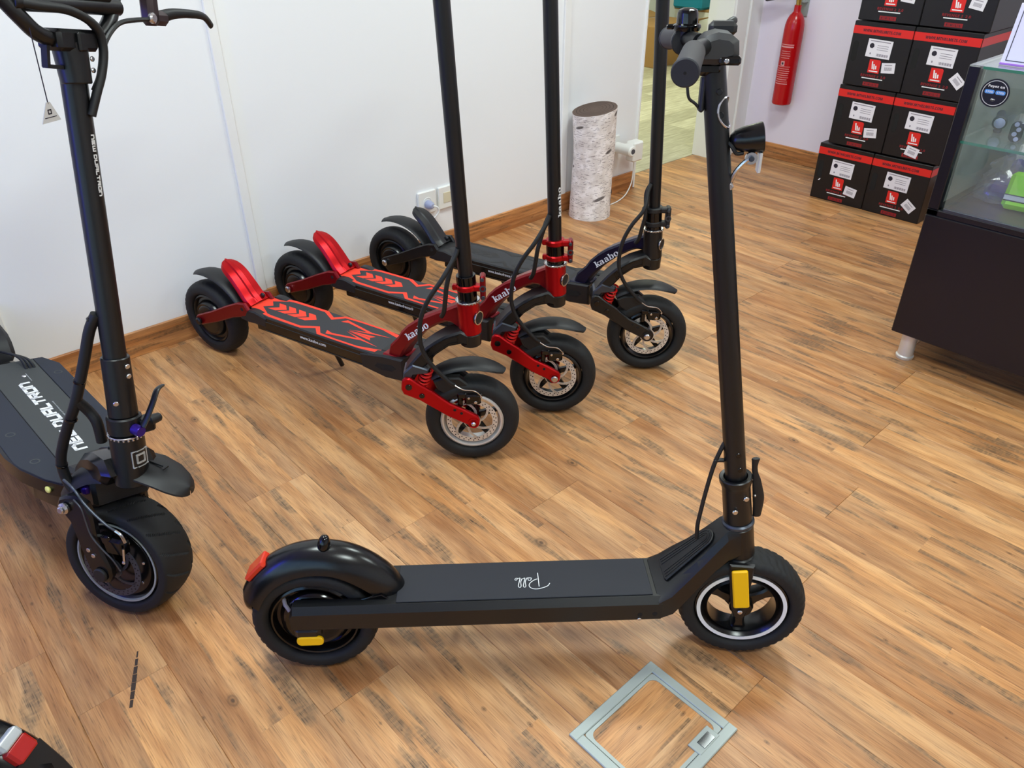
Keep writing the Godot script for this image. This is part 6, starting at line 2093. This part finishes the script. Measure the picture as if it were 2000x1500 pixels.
	g = G.new()
	g.x = lean
	g.box(Vector3(0.0, 0.058, 0.03), Vector3(0.05, 0.112, 0.2), 0.012)
	part(t7, "folded_fabric", g, M.hi_vis)
	g = G.new()
	g.x = lean
	g.box(Vector3(-0.0255, 0.034, 0.03), Vector3(0.002, 0.014, 0.196), 0.0008)
	part(t7, "reflective_band", g, M.reflective_tape)
	g = G.new()
	g.x = lean
	for y in [0.0255, 0.0425]: g.box(Vector3(-0.0255, y, 0.03), Vector3(0.002, 0.003, 0.196), 0.0008)
	part(t7, "band_piping", g, M.ink)

# ---------------------------------------------------------------- fire extinguisher on the end wall
func extinguisher() -> void:
	var o := thing("fire_extinguisher", "red fire extinguisher hanging on the end wall between the doorway and the helmet boxes", "fire extinguisher", Transform3D(Basis(), Vector3(4.237, 0.325, -2.345)))
	var g := G.new()
	g.lathe([Vector2(0, 0), Vector2(0.045, 0), Vector2(0.051, 0.004), Vector2(0.0525, 0.012), Vector2(0.0525, 0.385), Vector2(0.051, 0.41), Vector2(0.046, 0.435), Vector2(0.036, 0.458), Vector2(0.024, 0.472), Vector2(0.019, 0.48), Vector2(0.0185, 0.51), Vector2(0, 0.51)], 36)
	part(o, "cylinder", g, M.red_enamel)
	g = G.new()
	g.cyl(Vector3(0, 0.508, 0), Vector3(0, 0.55, 0), 0.013, 18)
	g.box(Vector3(0, 0.56, 0), Vector3(0.03, 0.04, 0.03), 0.005)
	part(o, "valve", g, M.brass)
	g = G.new()
	g.tube(spline([Vector3(-0.01, 0.565, 0.0), Vector3(-0.03, 0.57, -0.04), Vector3(-0.04, 0.56, -0.1), Vector3(-0.04, 0.55, -0.17)], 5), [0.008, 0.009, 0.01, 0.012, 0.013, 0.015, 0.017, 0.02, 0.022, 0.024, 0.026, 0.028, 0.03, 0.031, 0.032, 0.033], 14)
	part(o, "horn", g, M.black_plastic)
	g = G.new()
	g.box(Vector3(-0.03, 0.595, 0.02), Vector3(0.1, 0.008, 0.02), 0.002)
	part(o, "handle", g, M.black_plastic)
	g = G.new()
	g.box(Vector3(0.035, 0.53, 0), Vector3(0.05, 0.02, 0.05), 0.003)
	g.box(Vector3(0.058, 0.5, 0), Vector3(0.006, 0.1, 0.06), 0.002)
	part(o, "wall_bracket", g, M.grey_metal)
	# printed instructions: white lines wrapped on the cylinder, facing the room
	g = G.new()
	var f := 222.0
	var y := 0.318
	var bars := [[0.006, 46], [0.012, 46], [0.0, 0], [0.004, 30], [0.004, 30], [0.004, 34], [0.004, 30], [0.0, 0], [0.0, 0], [0.0, 0], [0.004, 44], [0.004, 40], [0.004, 44], [0.004, 42], [0.004, 40], [0.004, 44], [0.006, 36], [0.004, 42], [0.007, 44]]
	for i in bars.size():
		var b: Array = bars[i]
		if b[1] > 0:
			g.x = Transform3D(Basis(), Vector3(0, y, 0))
			g.lathe([Vector2(0.0526, -b[0] * 0.3), Vector2(0.05285, -b[0] * 0.3), Vector2(0.05285, b[0] * 0.3), Vector2(0.0526, b[0] * 0.3)], 10, deg_to_rad(180 - b[1]), deg_to_rad(180 + b[1] * 0.8))
		y -= 0.0112
	g.x = Transform3D(Basis(), Vector3(0, 0.222, 0))
	g.lathe([Vector2(0.0526, -0.012), Vector2(0.05285, -0.012), Vector2(0.05285, 0.012), Vector2(0.0526, 0.012)], 6, deg_to_rad(172), deg_to_rad(196))
	part(o, "label_print", g, mat("label_pink", Color(0.88, 0.62, 0.63), 0.5))
	g = G.new()
	g.x = Transform3D(Basis(), Vector3(0, 0.222, 0))
	g.lathe([Vector2(0.0529, -0.006), Vector2(0.053, -0.006), Vector2(0.053, 0.006), Vector2(0.0529, 0.006)], 4, deg_to_rad(178), deg_to_rad(190))
	part(o, "pictogram", g, M.ink)
